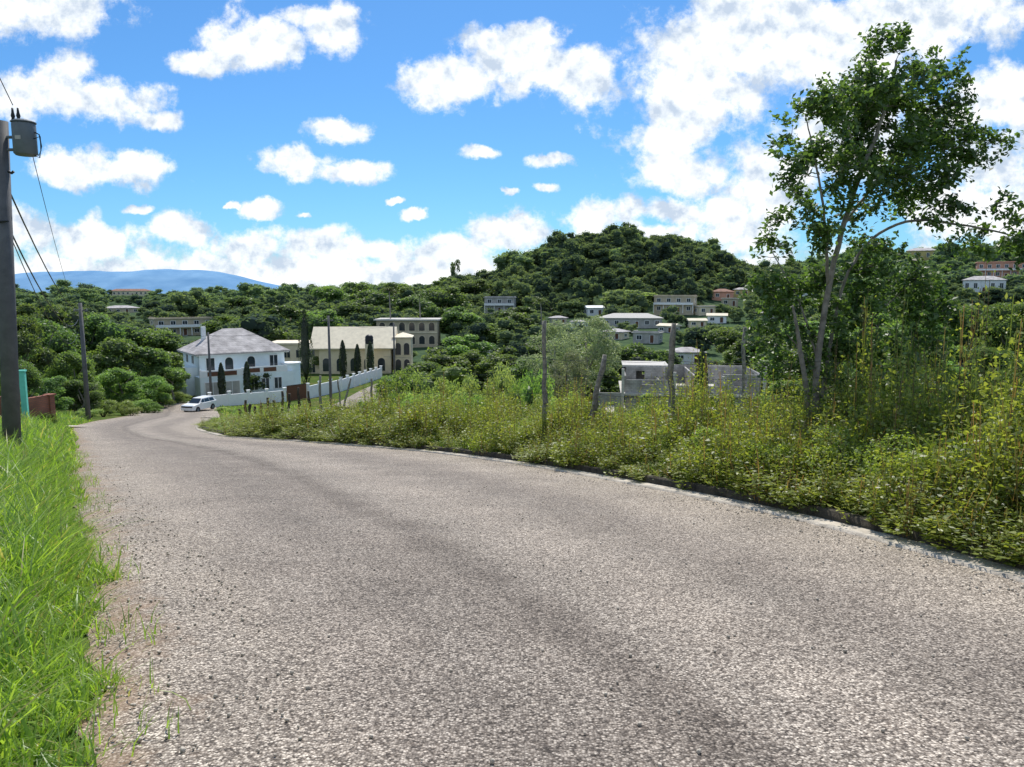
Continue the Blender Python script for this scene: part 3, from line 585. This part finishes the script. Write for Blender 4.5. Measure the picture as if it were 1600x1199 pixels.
def upole(px,top,d,r,label,arm=True,base=None):
    x,y,zt=at(px,top,d); g=tz(x,y); h=zt-g
    o=empty('utility_pole',(x,y,g),0,label,'utility pole'); MB().tube([(0,0,-.5),(0,0,h)],[r*1.2,r*.8],12).build('pole',M['pole'],o,True)
    if arm:
        MB().bx(-.6,.6,-.05,.05,h-.7,h-.6).build('crossarm',M['pole'],o)
        for s in(-.5,0,.5): MB().tube([(s,0,h-.597),(s,0,h-.45)],.05,6).build('insulator',M['greyw'],o)
    return x,y,g,h
x,y,zt=at(2,190,17.); g=tz(x,y); h=zt-g
o=empty('utility_pole',(x,y,g),0,'near thick grey utility pole at the left frame edge carrying a transformer','utility pole')
MB().tube([(-.42,0,-.5),(0,0,h)],[.2,.135],16).build('pole',M['pole'],o,True)
MB().tube([(.1,-.02,h-.35),(.42,-.02,h-.35)],.035,6).build('bracket',M['metal'],o); MB().tube([(.1,-.02,h-.62),(.42,-.02,h-.62)],.035,6).build('bracket',M['metal'],o)
MB().tube([(.13,-.1,h-1.1),(.2,-.1,h-1.14),(.25,-.1,h-1.1)],.03,6).build('hook',M['black'],o); MB().tube([(-.12,-.17,h-2.2),(.1,-.2,h-2.2)],.025,6).build('hook',M['black'],o)
tr_=empty('pole_transformer',(x+.52,y-.05,zt-.75),0,'grey cylindrical transformer hanging on the near utility pole','transformer')
MB().tube([(0,0,0),(0,0,.04),(0,0,.66),(0,0,.7)],[.2,.235,.235,.22],20).build('tank',M['metal'],tr_,True)
MB().tube([(0,0,.7),(0,0,.72),(0,0,.76)],[.25,.25,.17],20).build('lid',M['metal'],tr_)
for a in(-.2,-.08): MB().tube([(-.02+a,0,.75),(-.02+a,0,.8),(-.02+a,0,.85),(-.02+a,0,.92),(-.02+a,0,1.02)],[.045,.03,.045,.028,.02],8).build('bushing',M['black'],tr_,True)
MB().box(0,-.236,.35,.12,.01,.08).build('name_plate',M['greyw'],tr_)
MB().tube([(.235,0,.5),(.33,0,.45),(.36,0,.2),(.3,0,-.05),(.2,0,.0)],.014,5).build('lead_wire',M['black'],tr_); MB().tube([(.235,-.05,.35),(.38,-.05,.4),(.36,-.03,.1),(.28,0,0)],.012,5).build('lead_wire',M['black'],tr_)
wire('service_wire',[at(-60,0,15),at(20,165,17)],.0,.01,'thin wire dropping from the top left corner to the transformer')
p2=upole(125,474,60,.17,'second slim grey utility pole at the left beside the driveway')
p3=upole(325,520,103,.16,'utility pole standing in front of the white villa',False)
p4=upole(513,494,97,.17,'utility pole beside the side street left of the cream house')
p5=upole(615,505,135,.17,'utility pole at the right end of the long white wall')
top=lambda p:(p[0],p[1],p[2]+p[3]-.45)
wire('power_line',[at(8,285,17),top(p2)],1.0,.02,'black cable sagging from the near pole to the second pole, highest of three')
wire('power_line',[at(8,345,17),at(122,500,60)],1.3,.02,'black cable sagging from the near pole to the second pole, middle of three')
wire('power_line',[at(8,350,17),at(122,520,60)],1.7,.012,'thin cable sagging from the near pole to the second pole, lowest of three')
wire('power_line',[at(50,240,17),at(115,470,60)],.6,.008,'thin wire running from the transformer toward the second pole')
wire('power_line',[top(p2),top(p3)],1.,.02,'wire from the second pole to the pole before the white villa')
wire('power_line',[top(p3),top(p4),top(p5)],.8,.022,'wire strung across the villa and the cream house between three poles')
# ------------------------------------------------------------ car
def car(x,y,rz,label):
    z=float(terrain(x,y,True)); o=empty('parked_car',(x,y,z+.01),rz,label,'car')
    def arch(cx): return [(cx+.4*math.cos(t),.36+.4*math.sin(t)) for t in np.linspace(math.pi,0,9)]
    low=[(-2.3,.35)]+[(-1.83,.32)]+arch(-1.4)+[(-.9,.3),(.95,.3)]+arch(1.42)+[(1.9,.32),(2.3,.38),(2.34,.75),(2.2,.98),(1.1,1.1),(-2.2,1.12),(-2.33,.9)]
    MB().ext(low,-.9,.9).build('body',M['paintw'],o,bevel=.05)
    cab=[(1.05,1.09),(.3,1.66),(-1.75,1.7),(-2.2,1.11)]
    def inset(v,k=.2): return [(a,b_*(1-k*max(0,(c-1.1))/.6),c) for a,b_,c in v]
    m_=MB().ext(cab,-.84,.84); m_.v=inset(m_.v); m_.build('cabin',M['paintw'],o,bevel=.03)
    for s in(-1,1):
        for a,b_ in((.08,.78),(-.85,.0),(-1.85,-.93)):
            pl=[(a,1.14),(b_,1.14),(min(b_,.95-(.45)*1.2) if b_>.5 else b_,1.56),(a if a>-1.8 else a+.22,1.56)]
            m_=MB().ext(pl,.845*s,.85*s); m_.v=inset(m_.v,.18); m_.build('side_window',M['glass'],o)
    m_=MB().add([(1.075,-.74,1.13),(1.075,.74,1.13),(.37,.62,1.62),(.37,-.62,1.62)],[(0,1,2,3)]); m_.v=[(a+.03,b_,c+.02) for a,b_,c in m_.v]; m_.build('windscreen',M['glass'],o)
    m_=MB().add([(-2.2,-.72,1.15),(-2.2,.72,1.15),(-1.83,.62,1.6),(-1.83,-.62,1.6)],[(3,2,1,0)]); m_.v=[(a-.04,b_,c) for a,b_,c in m_.v]; m_.build('rear_window',M['glass'],o)
    for cx in(-1.4,1.42):
        for s in(-1,1):
            w=MB().tube([(cx,.72*s,.36),(cx,.93*s,.36)],.35,20).build('wheel',M['tyre'],o); MB().tube([(cx,.932*s,.36),(cx,.945*s,.36)],[.22,.2],14).build('rim',M['metal'],w)
    for s in(-1,1):
        MB().bx(2.26,2.37,.55*s-.22,.55*s+.22,.72,.88).build('headlight',M['glass'],o); MB().bx(-2.37,-2.27,.7*s-.12,.7*s+.12,.75,1.05).build('tail_light',M['red'],o)
        MB().bx(.75,.95,.92*s-.06,.92*s+.09,1.08,1.22).build('wing_mirror',M['paintw'],o)
    MB().bx(2.3,2.37,-.3,.3,.7,.86).build('grille',M['black'],o); MB().bx(2.28,2.4,-.85,.85,.36,.6).build('front_bumper',M['paintw'],o,bevel=.03); MB().bx(-2.4,-2.28,-.85,.85,.36,.62).build('rear_bumper',M['greyw'],o,bevel=.03)
x,y,z=at(312,642,92); car(x,y,math.atan2(-y,-x)+R(-38),'white sport utility car on the bend of the road before the villa wall')
# ------------------------------------------------------------ tall roadside tree
TD=14.5
def tp(px,py,off=0): return np.array(at(px,py,TD+off))
bx0,by0,_=tp(1270,700); bz0=tz(bx0,by0)
limbs=[([(1270,700,0),(1274,640,.05),(1277,560,.1),(1294,450,.1),(1318,350,0),(1345,270,-.1),(1378,190,-.1),(1394,130,0),(1400,95,0)],.08),
([(1268,700,0),(1262,620,-.1),(1250,540,-.15),(1243,500,-.2),(1238,478,-.2)],.07),
([(1276,690,.1),(1288,600,.3),(1302,500,.5),(1325,420,.6),(1365,365,.5),(1430,340,.4),(1500,352,.3),(1560,362,.2),(1600,375,.1)],.045),
([(1294,450,.1),(1292,380,-.3),(1284,300,-.5),(1270,230,-.5),(1258,180,-.5)],.035),
([(1318,350,0),(1350,310,.4),(1405,245,.7),(1450,180,.7),(1465,130,.7)],.032),
([(1345,270,-.1),(1330,210,-.4),(1310,160,-.5)],.025),([(1405,245,.7),(1480,235,.5),(1530,222,.4)],.018),
([(1277,560,.1),(1250,470,.4),(1220,420,.6),(1205,390,.6)],.025),([(1277,590,.1),(1240,530,.3),(1205,510,.4)],.02),
([(1288,600,.3),(1330,540,.7),(1380,480,.9),(1430,440,.9)],.03),([(1288,610,.3),(1340,590,.6),(1400,565,.7),(1440,535,.8)],.025)]
tb=empty('roadside_tree',(bx0,by0,bz0),0,'tall slender multi-stemmed tree with airy dark crown on the right verge','tree')
O=np.array([bx0,by0,bz0]); mb=MB(); skel=[]
for pts,r in limbs:
    W_=np.array([tp(*p) for p in pts]); t=np.linspace(0,len(W_)-1,len(W_)*4); P=np.stack([np.interp(t,range(len(W_)),W_[:,i]) for i in range(3)],1)
    P=np.stack([_sm(P[:,i],2) for i in range(3)],1); 
    if pts[0][1]>=690: P[0,2]=min(P[0,2],bz0-.1)
    P[1:-1]+=rng.normal(size=(len(P)-2,3))*.008
    rr=np.linspace(r,r*.28,len(P)); mb.tube(P-O,list(rr),8); skel+= [tuple(p) for p in P[3:]]
blobs=[(1395,112,58,0),(1345,130,50,-.4),(1298,160,48,-.5),(1448,115,54,.4),(1250,168,38,-.5),(1370,190,78,0),(1460,180,70,.6),(1520,215,46,.5),(1285,225,54,-.5),(1400,255,76,.2),(1330,275,50,-.4),(1240,272,44,-.5),(1475,255,60,.6),(1235,212,30,-.4),(1430,310,52,.5),(1330,230,50,.2),(1555,222,24,.4),
(1245,330,38,0),(1290,355,46,-.3),(1210,390,38,.6),(1230,450,48,.5),(1200,505,44,.4),(1234,535,44,.3),(1360,350,48,.3),(1480,345,36,.3),(1540,348,38,.2),(1585,362,42,.1),(1500,385,34,.3),(1630,345,46,.1),(1560,398,32,.2),(1285,420,42,.4),(1300,490,44,.5),(1262,570,40,.4),(1192,455,34,.4),(1210,570,36,.4),(1290,560,34,.5),(1255,490,34,.5),
(1365,425,56,.8),(1430,440,60,.9),(1350,490,58,.6),(1420,510,62,.9),(1395,565,58,.7),(1330,560,50,.4),(1468,500,48,.8),(1450,565,46,.8),(1310,615,38,.2),(1365,615,46,.5)]
B=[]
for b_ in blobs:   # each mass is a handful of leafy sprays with air between them
    for _ in range(max(4,int(b_[2]/5.5))):
        d=rng.normal(size=3); d/=np.linalg.norm(d); c=tp(b_[0],b_[1],b_[3])+d*(b_[2]/F*TD)*(.25+.7*rng.random()); B.append((*c,(b_[2]/F*TD)*(.22+.18*rng.random())))
B=np.array(B); w=B[:,3]**1.6; ncl=2000; idx=rng.choice(len(B),ncl,p=w/w.sum()); btone=rng.random(len(B))*.45
LP=[];LN=[];LT=[];LS=[];tn=[]; cl=[]
for i in idx:
    b_=B[i]; d=rng.normal(size=3); d/=np.linalg.norm(d); cl.append((b_[:3]+d*b_[3]*rng.random()**.5*np.array([1.2,1.2,.8]),btone[i]))
sk=np.array(skel)
cl.sort(key=lambda q: np.min(np.linalg.norm(sk-q[0],axis=1)))
for c,bt_ in cl:
    pen=np.linalg.norm(sk-c,axis=1)+np.maximum(0,sk[:,2]-c[2])*1.5; j=int(np.argmin(pen)); a=sk[j]; L=np.linalg.norm(c-a)
    if L>.08:
        mid=(a+c)/2+np.array([0,0,-.06*L])+rng.normal(size=3)*.06*L
        mb.tube([a-O,mid-O,c-O],[.005+.008*min(L,1),.006,.003],4); sk=np.vstack([sk,mid,c])
    ax=(c-a)/max(L,.01); n=int(14+8*rng.random()); 
    sd=rng.normal(size=3)*.6+ax; sd[2]-=.35; sd/=np.linalg.norm(sd)
    t=rng.random(n)*.38-.12; P=c+sd*t[:,None]+rng.normal(size=(n,3))*.05; LP.append(P)
    Nn=rng.normal(size=(n,3))*.6+[0,-.2,.7]; LN.append(Nn); T=rng.normal(size=(n,3))*.6+sd+[0,0,-.4]; LT.append(T); LS.append(.08+.06*rng.random(n)); tn.append(np.clip(.15+bt_+.4*rng.random(n),0,1))
mb.build('trunk',M['bark'],tb,True)
V,Q=leaves(np.concatenate(LP)-O,np.concatenate(LN),np.concatenate(LS),.6,T=np.concatenate(LT),fold=.08)
mobj('crown',npmesh('crown',V,Q,np.concatenate(tn),M['leaf_big']),tb)
# ------------------------------------------------------------ grass & weeds (stuff)
def blades(P,h,w,bend=.6,seg=3):
    n=len(P); a=rng.random(n)*6.283; ld=np.stack([np.cos(a),np.sin(a),np.zeros(n)],1)
    b=a+1.57+rng.normal(size=n)*.7; wd=np.stack([np.cos(b),np.sin(b),np.zeros(n)],1)
    be=(bend*(.3+rng.random(n)))[:,None]; h=h[:,None]; w=w[:,None]; rings=[]
    for k in range(seg+1):
        t=k/seg; c=P+np.array([0,0,1])*h*(t-.35*be*t*t)+ld*h*be*t*t; ww=w*(1-t**1.5)*.5+.0008; rings.append(np.stack([c-wd*ww,c+wd*ww],1))
    V=np.stack(rings,1).reshape(-1,3); base=np.arange(n)[:,None]*(2*(seg+1)); q=[]
    for k in range(seg): q.append(base+np.array([2*k,2*k+1,2*k+3,2*k+2]))
    return V,np.stack(q,1).reshape(-1,4)
PP=[];HH=[];WW=[]
for y0,y1,dw,n,hh,ww in((1.6,5,2.4,8000,.36,.01),(5,10,4.5,16000,.44,.013),(10,18,8,16000,.5,.019),(18,34,10,11000,.5,.03),(34,60,8,5000,.45,.05)):
    y=rng.uniform(y0,y1,n); off=.0+.14*np.sin(y*1.7)*np.sin(y*.63+1)+.09*np.sin(y*5.1)+.06*np.sin(y*13); dl=-off+dw*rng.random(n)**1.3; x=XL(y)-dl; edge=np.clip((dl+off)/.5,.4,1); big=rng.random(n)<.14
    PP.append(np.stack([x,y,terrain(x,y)-.01],1)); HH.append(hh*edge*(.5+.9*rng.random(n))*(1+.25*np.sin(x*3+1)*np.sin(y*2.3))*np.where(big,1.4,1)); WW.append(np.full(n,ww)*np.where(big,1.8,1))
y=rng.uniform(1.8,22,1700); x=XL(y)+.0+rng.random(1700)**2*.5; ok=np.sin(y*3.1)*np.sin(y*1.3+.5)>.05; x=x[ok];y=y[ok]
PP.append(np.stack([x,y,-.15*y],1)); HH.append(.05+.18*rng.random(len(x))); WW.append(np.full(len(x),.007))
P=np.concatenate(PP); V,Q=blades(P,np.concatenate(HH),np.concatenate(WW),.85)
t=np.repeat(np.clip(.35+.6*rng.random(len(P))+.15*np.sin(P[:,0]*2)*np.cos(P[:,1]*1.6)-(rng.random(len(P))<.09)*.7,0,1),3)
tag(mobj('grass',npmesh('grass',V,Q,t,M['grass'])),'long bright green grass on the left bank','grass',kind='stuff')
def weedvar(k):
    parts=[]; tall=k in(4,5); dry=k==7; ns=4 if tall else 6
    for s in range(ns):
        a=rng.random()*6.283; le=rng.random()*.4; h=(1.15+.5*rng.random()) if tall else .5+.55*rng.random(); br=np.array([rng.normal()*.07,rng.normal()*.07,0])
        f=lambda t: br[None]+np.stack([np.cos(a)*le*t**1.5,np.sin(a)*le*t**1.5,h*t],1)
        tt=np.linspace(0,1,4); c=f(tt); side=np.array([-math.sin(a),math.cos(a),0])*.004
        V=np.stack([c-side,c+side],1).reshape(-1,3); Q=np.array([[0,1,3,2],[2,3,5,4],[4,5,7,6]]); parts.append((V,Q,np.full(3,.02 if (dry or s%2) else .3)))
        n=8 if dry else 26; t=.12+.88*rng.random(n)**.8; c=f(t); aa=rng.random(n)*6.28; out=np.stack([np.cos(aa),np.sin(aa),.1+0*aa],1); L=(.05+.055*rng.random(n))*(1.15-.5*t)*(.7 if dry or tall else 1)
        V,Q=leaves(c+out*(.05+.07*rng.random((n,1))),rng.normal(size=(n,3))*.7+[0,0,.6],L*1.25,.5,T=out+rng.normal(size=(n,3))*.4)
        parts.append((V,Q,np.clip((.05 if dry else .45)+.45*t*rng.random(n)+.3*rng.random(n),0,1)))
    return cat_(parts)
WV=[weedvar(k) for k in range(8)]
def scatter(pts,variants,scales,zs):
    Vs=[];Qs=[];Ts=[];n=0
    for (x,y,z),s,zf in zip(pts,scales,zs):
        V,Q,T=variants[rng.integers(len(variants))]; a=rng.random()*6.283; c,s_=math.cos(a),math.sin(a)
        v=np.stack([(V[:,0]*c-V[:,1]*s_)*s+x,(V[:,0]*s_+V[:,1]*c)*s+y,V[:,2]*zf+z],1); Vs.append(v);Qs.append(Q+n);Ts.append(np.clip(T+(rng.random()-.5)*.35,0,1));n+=len(v)
    return np.concatenate(Vs),np.concatenate(Qs),np.concatenate(Ts)
pts=[];sc=[];zz=[]
for y0,y1,dw,n in((3.5,10,4.5,1050),(10,20,6,1800),(20,34,9,1700),(34,66,10,1100)):
    for _ in range(n):
        y=random.uniform(y0,y1); lo=.28 if math.sin(y*1.9)+math.sin(y*.7+2)>.2 else .46; dr=lo+dw*random.random()**1.25; x=float(XR(y))+dr; z=tz(x,y) if dr>.5 else -.15*y+.1; px,py=proj(x,y,z)
        if px>1760 or px<200: continue
        patch=.9+.45*math.sin(x*1.7+y*.9)*math.sin(y*1.1-x*.6)
        hgt=np.interp(px,[300,450,700,850,1180,1350,1600],[.4,.65,.95,.88,.92,1.2,1.35])*random.uniform(.45,1.3)*(.5+.5*min(1,(dr-.2)/1.1))*patch
        if y>44: hgt*=.55
        pts.append((x,y,z-.03)); sc.append(.9+.5*random.random()+ (y>25)*.5); zz.append(hgt)
V,Q,T=scatter(pts,WV,sc,zz); tag(mobj('verge_weeds',npmesh('verge_weeds',V,Q,T,M['weed'])),'tangled waist-high weeds covering the right verge','weeds',kind='stuff')
PP=[];HH=[];WW=[]
for y0,y1,dw,n,hh,ww in((3.5,12,6,14000,.55,.011),(12,24,9,12000,.5,.019),(24,45,16,9000,.45,.035),(45,100,30,9000,.4,.07)):
    y=rng.uniform(y0,y1,n); dr=.4+dw*rng.random(n)**1.15; x=XR(y)+dr; ok=(abs((x+24))>3.6)|(y<70)
    x=x[ok];y=y[ok];pa=np.clip(.9+.8*np.sin(x*1.3)*np.sin(y*.8+1),.35,1.8); PP.append(np.stack([x,y,terrain(x,y)-.02],1)); HH.append(hh*(.5+.9*rng.random(len(x)))*np.clip(dr[ok],.5,1)*pa); WW.append(np.full(len(x),ww))
P=np.concatenate(PP); V,Q=blades(P,np.concatenate(HH),np.concatenate(WW),.8)
t=np.repeat(np.clip(.4+.6*rng.random(len(P))-(rng.random(len(P))<.16)*.8,0,1),3)
tag(mobj('verge_grass',npmesh('verge_grass',V,Q,t,M['grass'])),'grass growing among the weeds of the right verge','grass',kind='stuff')
def tuft(px,top,d,r,label,n=260):
    x,y,zt=at(px,top,d); g=tz(x,y); h=zt-g; P=rng.normal(size=(n,3))*r*.28; P[:,2]=0
    V,Q=blades(P,h*(.6+.5*rng.random(n)),np.full(n,.016*d/14),.5); o=mobj('grass_tuft',npmesh('grass_tuft',V,Q,np.repeat(.5+.5*rng.random(n),3),M['grass'])); o.location=(x,y,g-.02); tag(o,label,'grass tuft')
tuft(738,620,25,1.3,'bright green upright grass tuft in the verge left of the tall fence posts')
tuft(1560,655,9.5,.9,'bright green upright grass tuft at the right edge of the verge',420)
tuft(1475,672,9,.5,'small bright grass tuft among weeds near the right edge')
tuft(1235,684,11.5,.5,'bright grass tuft left of the foot of the tall tree')
tuft(520,640,33,.7,'pale grass tuft beside the fallen log')
W6='growing over the kerb on the right verge'
for px,top,d,r in((1140,668,13.2,60),(1345,662,10.5,80),(1440,675,9.2,80),(1540,680,8.4,90),(1060,668,15,50),(1210,674,11.6,55)): bush(px,top,d,r,'w',W6)
n=2600; y=np.concatenate([rng.uniform(2,12,n-900),rng.uniform(5,20,900)]); u_=rng.random(n); x=np.where(u_<.5,XL(y)+rng.random(n)**2*1.2,np.where(u_<.75,XR(y)-rng.random(n)**2*.8,XL(y)+(XR(y)-XL(y))*rng.random(n)))
b1=MB().box(0,0,0,1,1,1); cv=np.array(b1.v);cq=np.array(b1.f)
s=(.006+.012*rng.random(n)**2)[:,None,None]; Vv=(cv[None]*(1+.25*rng.normal(size=(n,8,3))))*s+np.stack([x,y,-.15*y+.003],1)[:,None,:]
tag(mobj('gravel',npmesh('gravel',Vv.reshape(-1,3),(cq[None]+np.arange(n)[:,None,None]*8).reshape(-1,4),None,M['gutter'])),'loose stones scattered on the road','gravel',kind='stuff')
# ------------------------------------------------------------ woodland (stuff)
def unitcrown(n,mat_size=.66):
    V,Q,T=lobed(treelobes(10,4,1.2,10,(1.1,2.3)),n,mat_size,.62,.76); return V/np.array([4.,4.,10.]),Q,T
UC=[unitcrown(680) for _ in range(8)]
def wood(name,label,N_,ymin,ymax,xfun,hr=(6,10),rr=(3,5),mat='leaf_far_hazed',test=True):
    Vs=[];Qs=[];Ts=[];n=0;c=0;tries=0
    while c<N_ and tries<N_*8:
        tries+=1; y=math.sqrt(random.uniform(ymin**2,ymax**2)); x0,x1=xfun(y); x=random.uniform(x0,x1); g=tz(x,y); k_=random.random()**1.6; big=random.random()<.12; h=(hr[0]+(hr[1]-hr[0])*k_)*(1.5 if big else 1); r=(rr[0]+(rr[1]-rr[0])*min(1,k_+random.uniform(-.15,.35)))*(1.25 if big else 1)
        px,pt=proj(x,y,g+h); rp=r/y*F
        if px<-60 or px>1660: continue
        if test and any(y<d_+3 and px+rp>a and px-rp<b_ and pt<bt for a,b_,bt,d_ in RECTS): continue
        if any(abs(px-(a+b_)/2)<(b_-a)/2+rp*.7 and abs(y-d_-5)<7 for a,b_,bt,d_ in RECTS): continue
        if abs(x+21)<6 and y<165: continue
        V,Q,T=UC[random.randrange(8)]; a=random.random()*6.28; ca,sa=math.cos(a),math.sin(a)
        Vs.append(np.stack([(V[:,0]*ca-V[:,1]*sa)*r+x,(V[:,0]*sa+V[:,1]*ca)*r+y,V[:,2]*h+g-.4],1)); Qs.append(Q+n); Ts.append(np.clip(T+random.uniform(-.3,.4),0,1)); n+=len(V); c+=1
    tag(mobj(name,npmesh(name,np.concatenate(Vs),np.concatenate(Qs),np.concatenate(Ts),M[mat])),label,'woodland',kind='stuff')
wood('hill_woodland','dense woodland covering the round hill',950,325,440,lambda y:(-45,155),(4.5,10.5),(2.4,5.4),'leaf_far_hazed',False)
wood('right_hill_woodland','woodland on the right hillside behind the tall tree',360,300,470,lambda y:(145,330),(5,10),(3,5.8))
wood('valley_woodland','woodland filling the valley floor behind the houses',850,165,330,lambda y:(-.75*y,.75*y),(4,9.5),(2.4,5.4),'leaf_far_hazed')
wood('far_woodland','distant belt of trees along the skyline',600,330,640,lambda y:(-.75*y,.72*y),(6,11),(4.,7.),'leaf_far_hazed')
wood('near_woodland','low trees between the road and the valley houses',200,98,165,lambda y:(-.75*y,.75*y),(3,7),(2.2,3.6),'leaf_mid')
# ------------------------------------------------------------ world
SE=R(54); SA=R(2.)
w=bpy.data.worlds.new('World'); bpy.context.scene.world=w; w.use_nodes=True; nt=w.node_tree; nt.nodes.clear(); L=nt.links.new
out=N(nt,'ShaderNodeOutputWorld'); bg=N(nt,'ShaderNodeBackground',inp={1:.13}); L(bg.outputs[0],out.inputs[0])
sky=N(nt,'ShaderNodeTexSky',sky_type='NISHITA'); sky.sun_disc=False; sky.sun_elevation=SE; sky.sun_rotation=SA; sky.air_density=1.; sky.dust_density=.4; sky.ozone_density=2.
skc=mixc(nt,sky.outputs[0],(.37,.7,1.),1.,'MULTIPLY')
tc=N(nt,'ShaderNodeTexCoord'); sp=N(nt,'ShaderNodeSeparateXYZ'); L(tc.outputs['Generated'],sp.inputs[0])
my=N(nt,'ShaderNodeMath',operation='MAXIMUM',inp={1:.08}); L(sp.outputs[1],my.inputs[0])
def M2(op,a,b=None,c=None):
    n=N(nt,'ShaderNodeMath',operation=op)
    for i,v in enumerate((a,b,c)):
        if v is None: continue
        if hasattr(v,'links'): L(v,n.inputs[i])
        else: n.inputs[i].default_value=v
    return n.outputs[0]
uu=M2('DIVIDE',sp.outputs[0],my.outputs[0]); vv=M2('DIVIDE',sp.outputs[2],my.outputs[0])
cb=N(nt,'ShaderNodeCombineXYZ'); L(uu,cb.inputs[0]); L(vv,cb.inputs[1])
def noise(vec,sc,det,ro=.55,off=None):
    if off:
        a=N(nt,'ShaderNodeVectorMath',operation='ADD'); L(vec,a.inputs[0]); a.inputs[1].default_value=off; vec=a.outputs[0]
    n=N(nt,'ShaderNodeTexNoise',inp={'Scale':sc,'Detail':det,'Roughness':ro}); L(vec,n.inputs[0]); return n
nw=noise(cb.outputs[0],8,6,.62); sb=N(nt,'ShaderNodeVectorMath',operation='SUBTRACT'); L(nw.outputs['Color'],sb.inputs[0]); sb.inputs[1].default_value=(.5,.5,.5)
sc_=N(nt,'ShaderNodeVectorMath',operation='SCALE'); L(sb.outputs[0],sc_.inputs[0]); sc_.inputs[3].default_value=.065
ad=N(nt,'ShaderNodeVectorMath',operation='ADD'); L(cb.outputs[0],ad.inputs[0]); L(sc_.outputs[0],ad.inputs[1]); pw=ad.outputs[0]
CL=[(70,5,140,52),(55,130,88,52),(165,160,100,38),(240,185,48,20),(395,62,92,46),(320,92,55,22),(520,45,54,52),(480,15,50,24),(120,262,92,32),(210,262,80,31),(535,210,44,24),(460,262,72,27),(545,272,68,18),
(800,95,118,58),(700,125,82,44),(890,115,88,52),(830,60,60,34),(1080,150,145,70),(1150,60,145,85),(1280,70,185,108),(1040,215,92,38),(1400,30,215,68),(1330,200,148,88),
(1070,268,118,43),(1040,330,88,24),(1150,345,108,50),(1200,290,90,60),(1570,150,95,64),(1550,250,110,66),(1600,340,115,58),(1480,330,95,54),(750,238,36,11),(858,250,36,14),(855,298,24,11),(405,327,40,13),(220,322,25,8),(655,340,23,8),(795,303,17,6),(620,315,14,5),(360,320,14,5),(470,335,16,5),
(40,360,78,40),(150,375,98,36),(285,360,58,32),(385,376,68,34),(500,382,78,32),(600,392,88,26),(790,362,88,34),(920,345,58,34),(700,392,88,28),(1020,380,88,30)]
cur=None
for cx,cy,rx,ry in CL:
    p=at(cx,cy,1.); u0,v0=p[0],p[2]-CH; ix,iy=F/rx*.93,F/ry*.93
    n=N(nt,'ShaderNodeVectorMath',operation='MULTIPLY_ADD'); L(pw,n.inputs[0]); n.inputs[1].default_value=(ix,iy,0); n.inputs[2].default_value=(-u0*ix,-v0*iy,0)
    ln=N(nt,'ShaderNodeVectorMath',operation='LENGTH'); L(n.outputs[0],ln.inputs[0])
    cur=ln.outputs['Value'] if cur is None else M2('MINIMUM',cur,ln.outputs['Value'])
dens=M2('SUBTRACT',1.,cur)
sp2=N(nt,'ShaderNodeSeparateXYZ'); L(pw,sp2.inputs[0]); band=M2('MULTIPLY',M2('SUBTRACT',.068,sp2.outputs[1]),16.)
band=M2('MINIMUM',band,1.); dens=M2('MAXIMUM',dens,band)
n1=noise(cb.outputs[0],15,11,.66); dd=M2('MULTIPLY_ADD',M2('SUBTRACT',n1.outputs[0],.5),2.4,dens)
mr=N(nt,'ShaderNodeMapRange',interpolation_type='SMOOTHSTEP',inp={1:.0,2:.52}); L(dd,mr.inputs[0])
msk=M2('MULTIPLY',mr.outputs[0],.98)
nb=noise(tc.outputs['Generated'],2.6,5,.6); bk=N(nt,'ShaderNodeMapRange',interpolation_type='SMOOTHSTEP',inp={1:.42,2:.56}); L(nb.outputs[0],bk.inputs[0])  # unseen cloud cover behind the camera, added to raise the fill light
bf=N(nt,'ShaderNodeMapRange',inp={1:.15,2:-.05}); L(sp.outputs[1],bf.inputs[0]); msk=M2('MAXIMUM',msk,M2('MULTIPLY',bk.outputs[0],bf.outputs[0]))
n2=noise(cb.outputs[0],11,8,.6,(0,.016,0)); n3=noise(cb.outputs[0],11,8,.6)
sh=M2('MULTIPLY_ADD',M2('SUBTRACT',n3.outputs[0],n2.outputs[0]),3.6,M2('MULTIPLY_ADD',dens,.12,.65))
cr=ramp(nt,[(.35,(4.7,5.5,6.6)),(.6,(6.9,7.4,7.9)),(.85,(8.8,8.9,9.))],sh)
fin=mixc(nt,skc,cr.outputs[0],msk); L(fin,bg.inputs[0])
# ------------------------------------------------------------ sun, camera
sl=bpy.data.lights.new('sun','SUN'); sl.energy=5.; sl.angle=R(.5); sl.color=(1,.96,.89); so=bpy.data.objects.new('sun',sl); C.objects.link(so)
S=Vector((math.sin(SA)*math.cos(SE),math.cos(SA)*math.cos(SE),math.sin(SE))); so.rotation_euler=S.to_track_quat('Z','Y').to_euler(); so.location=(0,0,60)
cam=bpy.data.cameras.new('camera'); cam.sensor_width=36; cam.lens=36*F/1600; cam.clip_end=30000; cam.clip_start=.05
co=bpy.data.objects.new('camera',cam); C.objects.link(co); co.location=(0,0,CH); co.rotation_euler=(R(90)-TH,0,0); bpy.context.scene.camera=co
sc=bpy.context.scene; sc.view_settings.view_transform='Standard'; sc.view_settings.look='None'; sc.view_settings.exposure=0
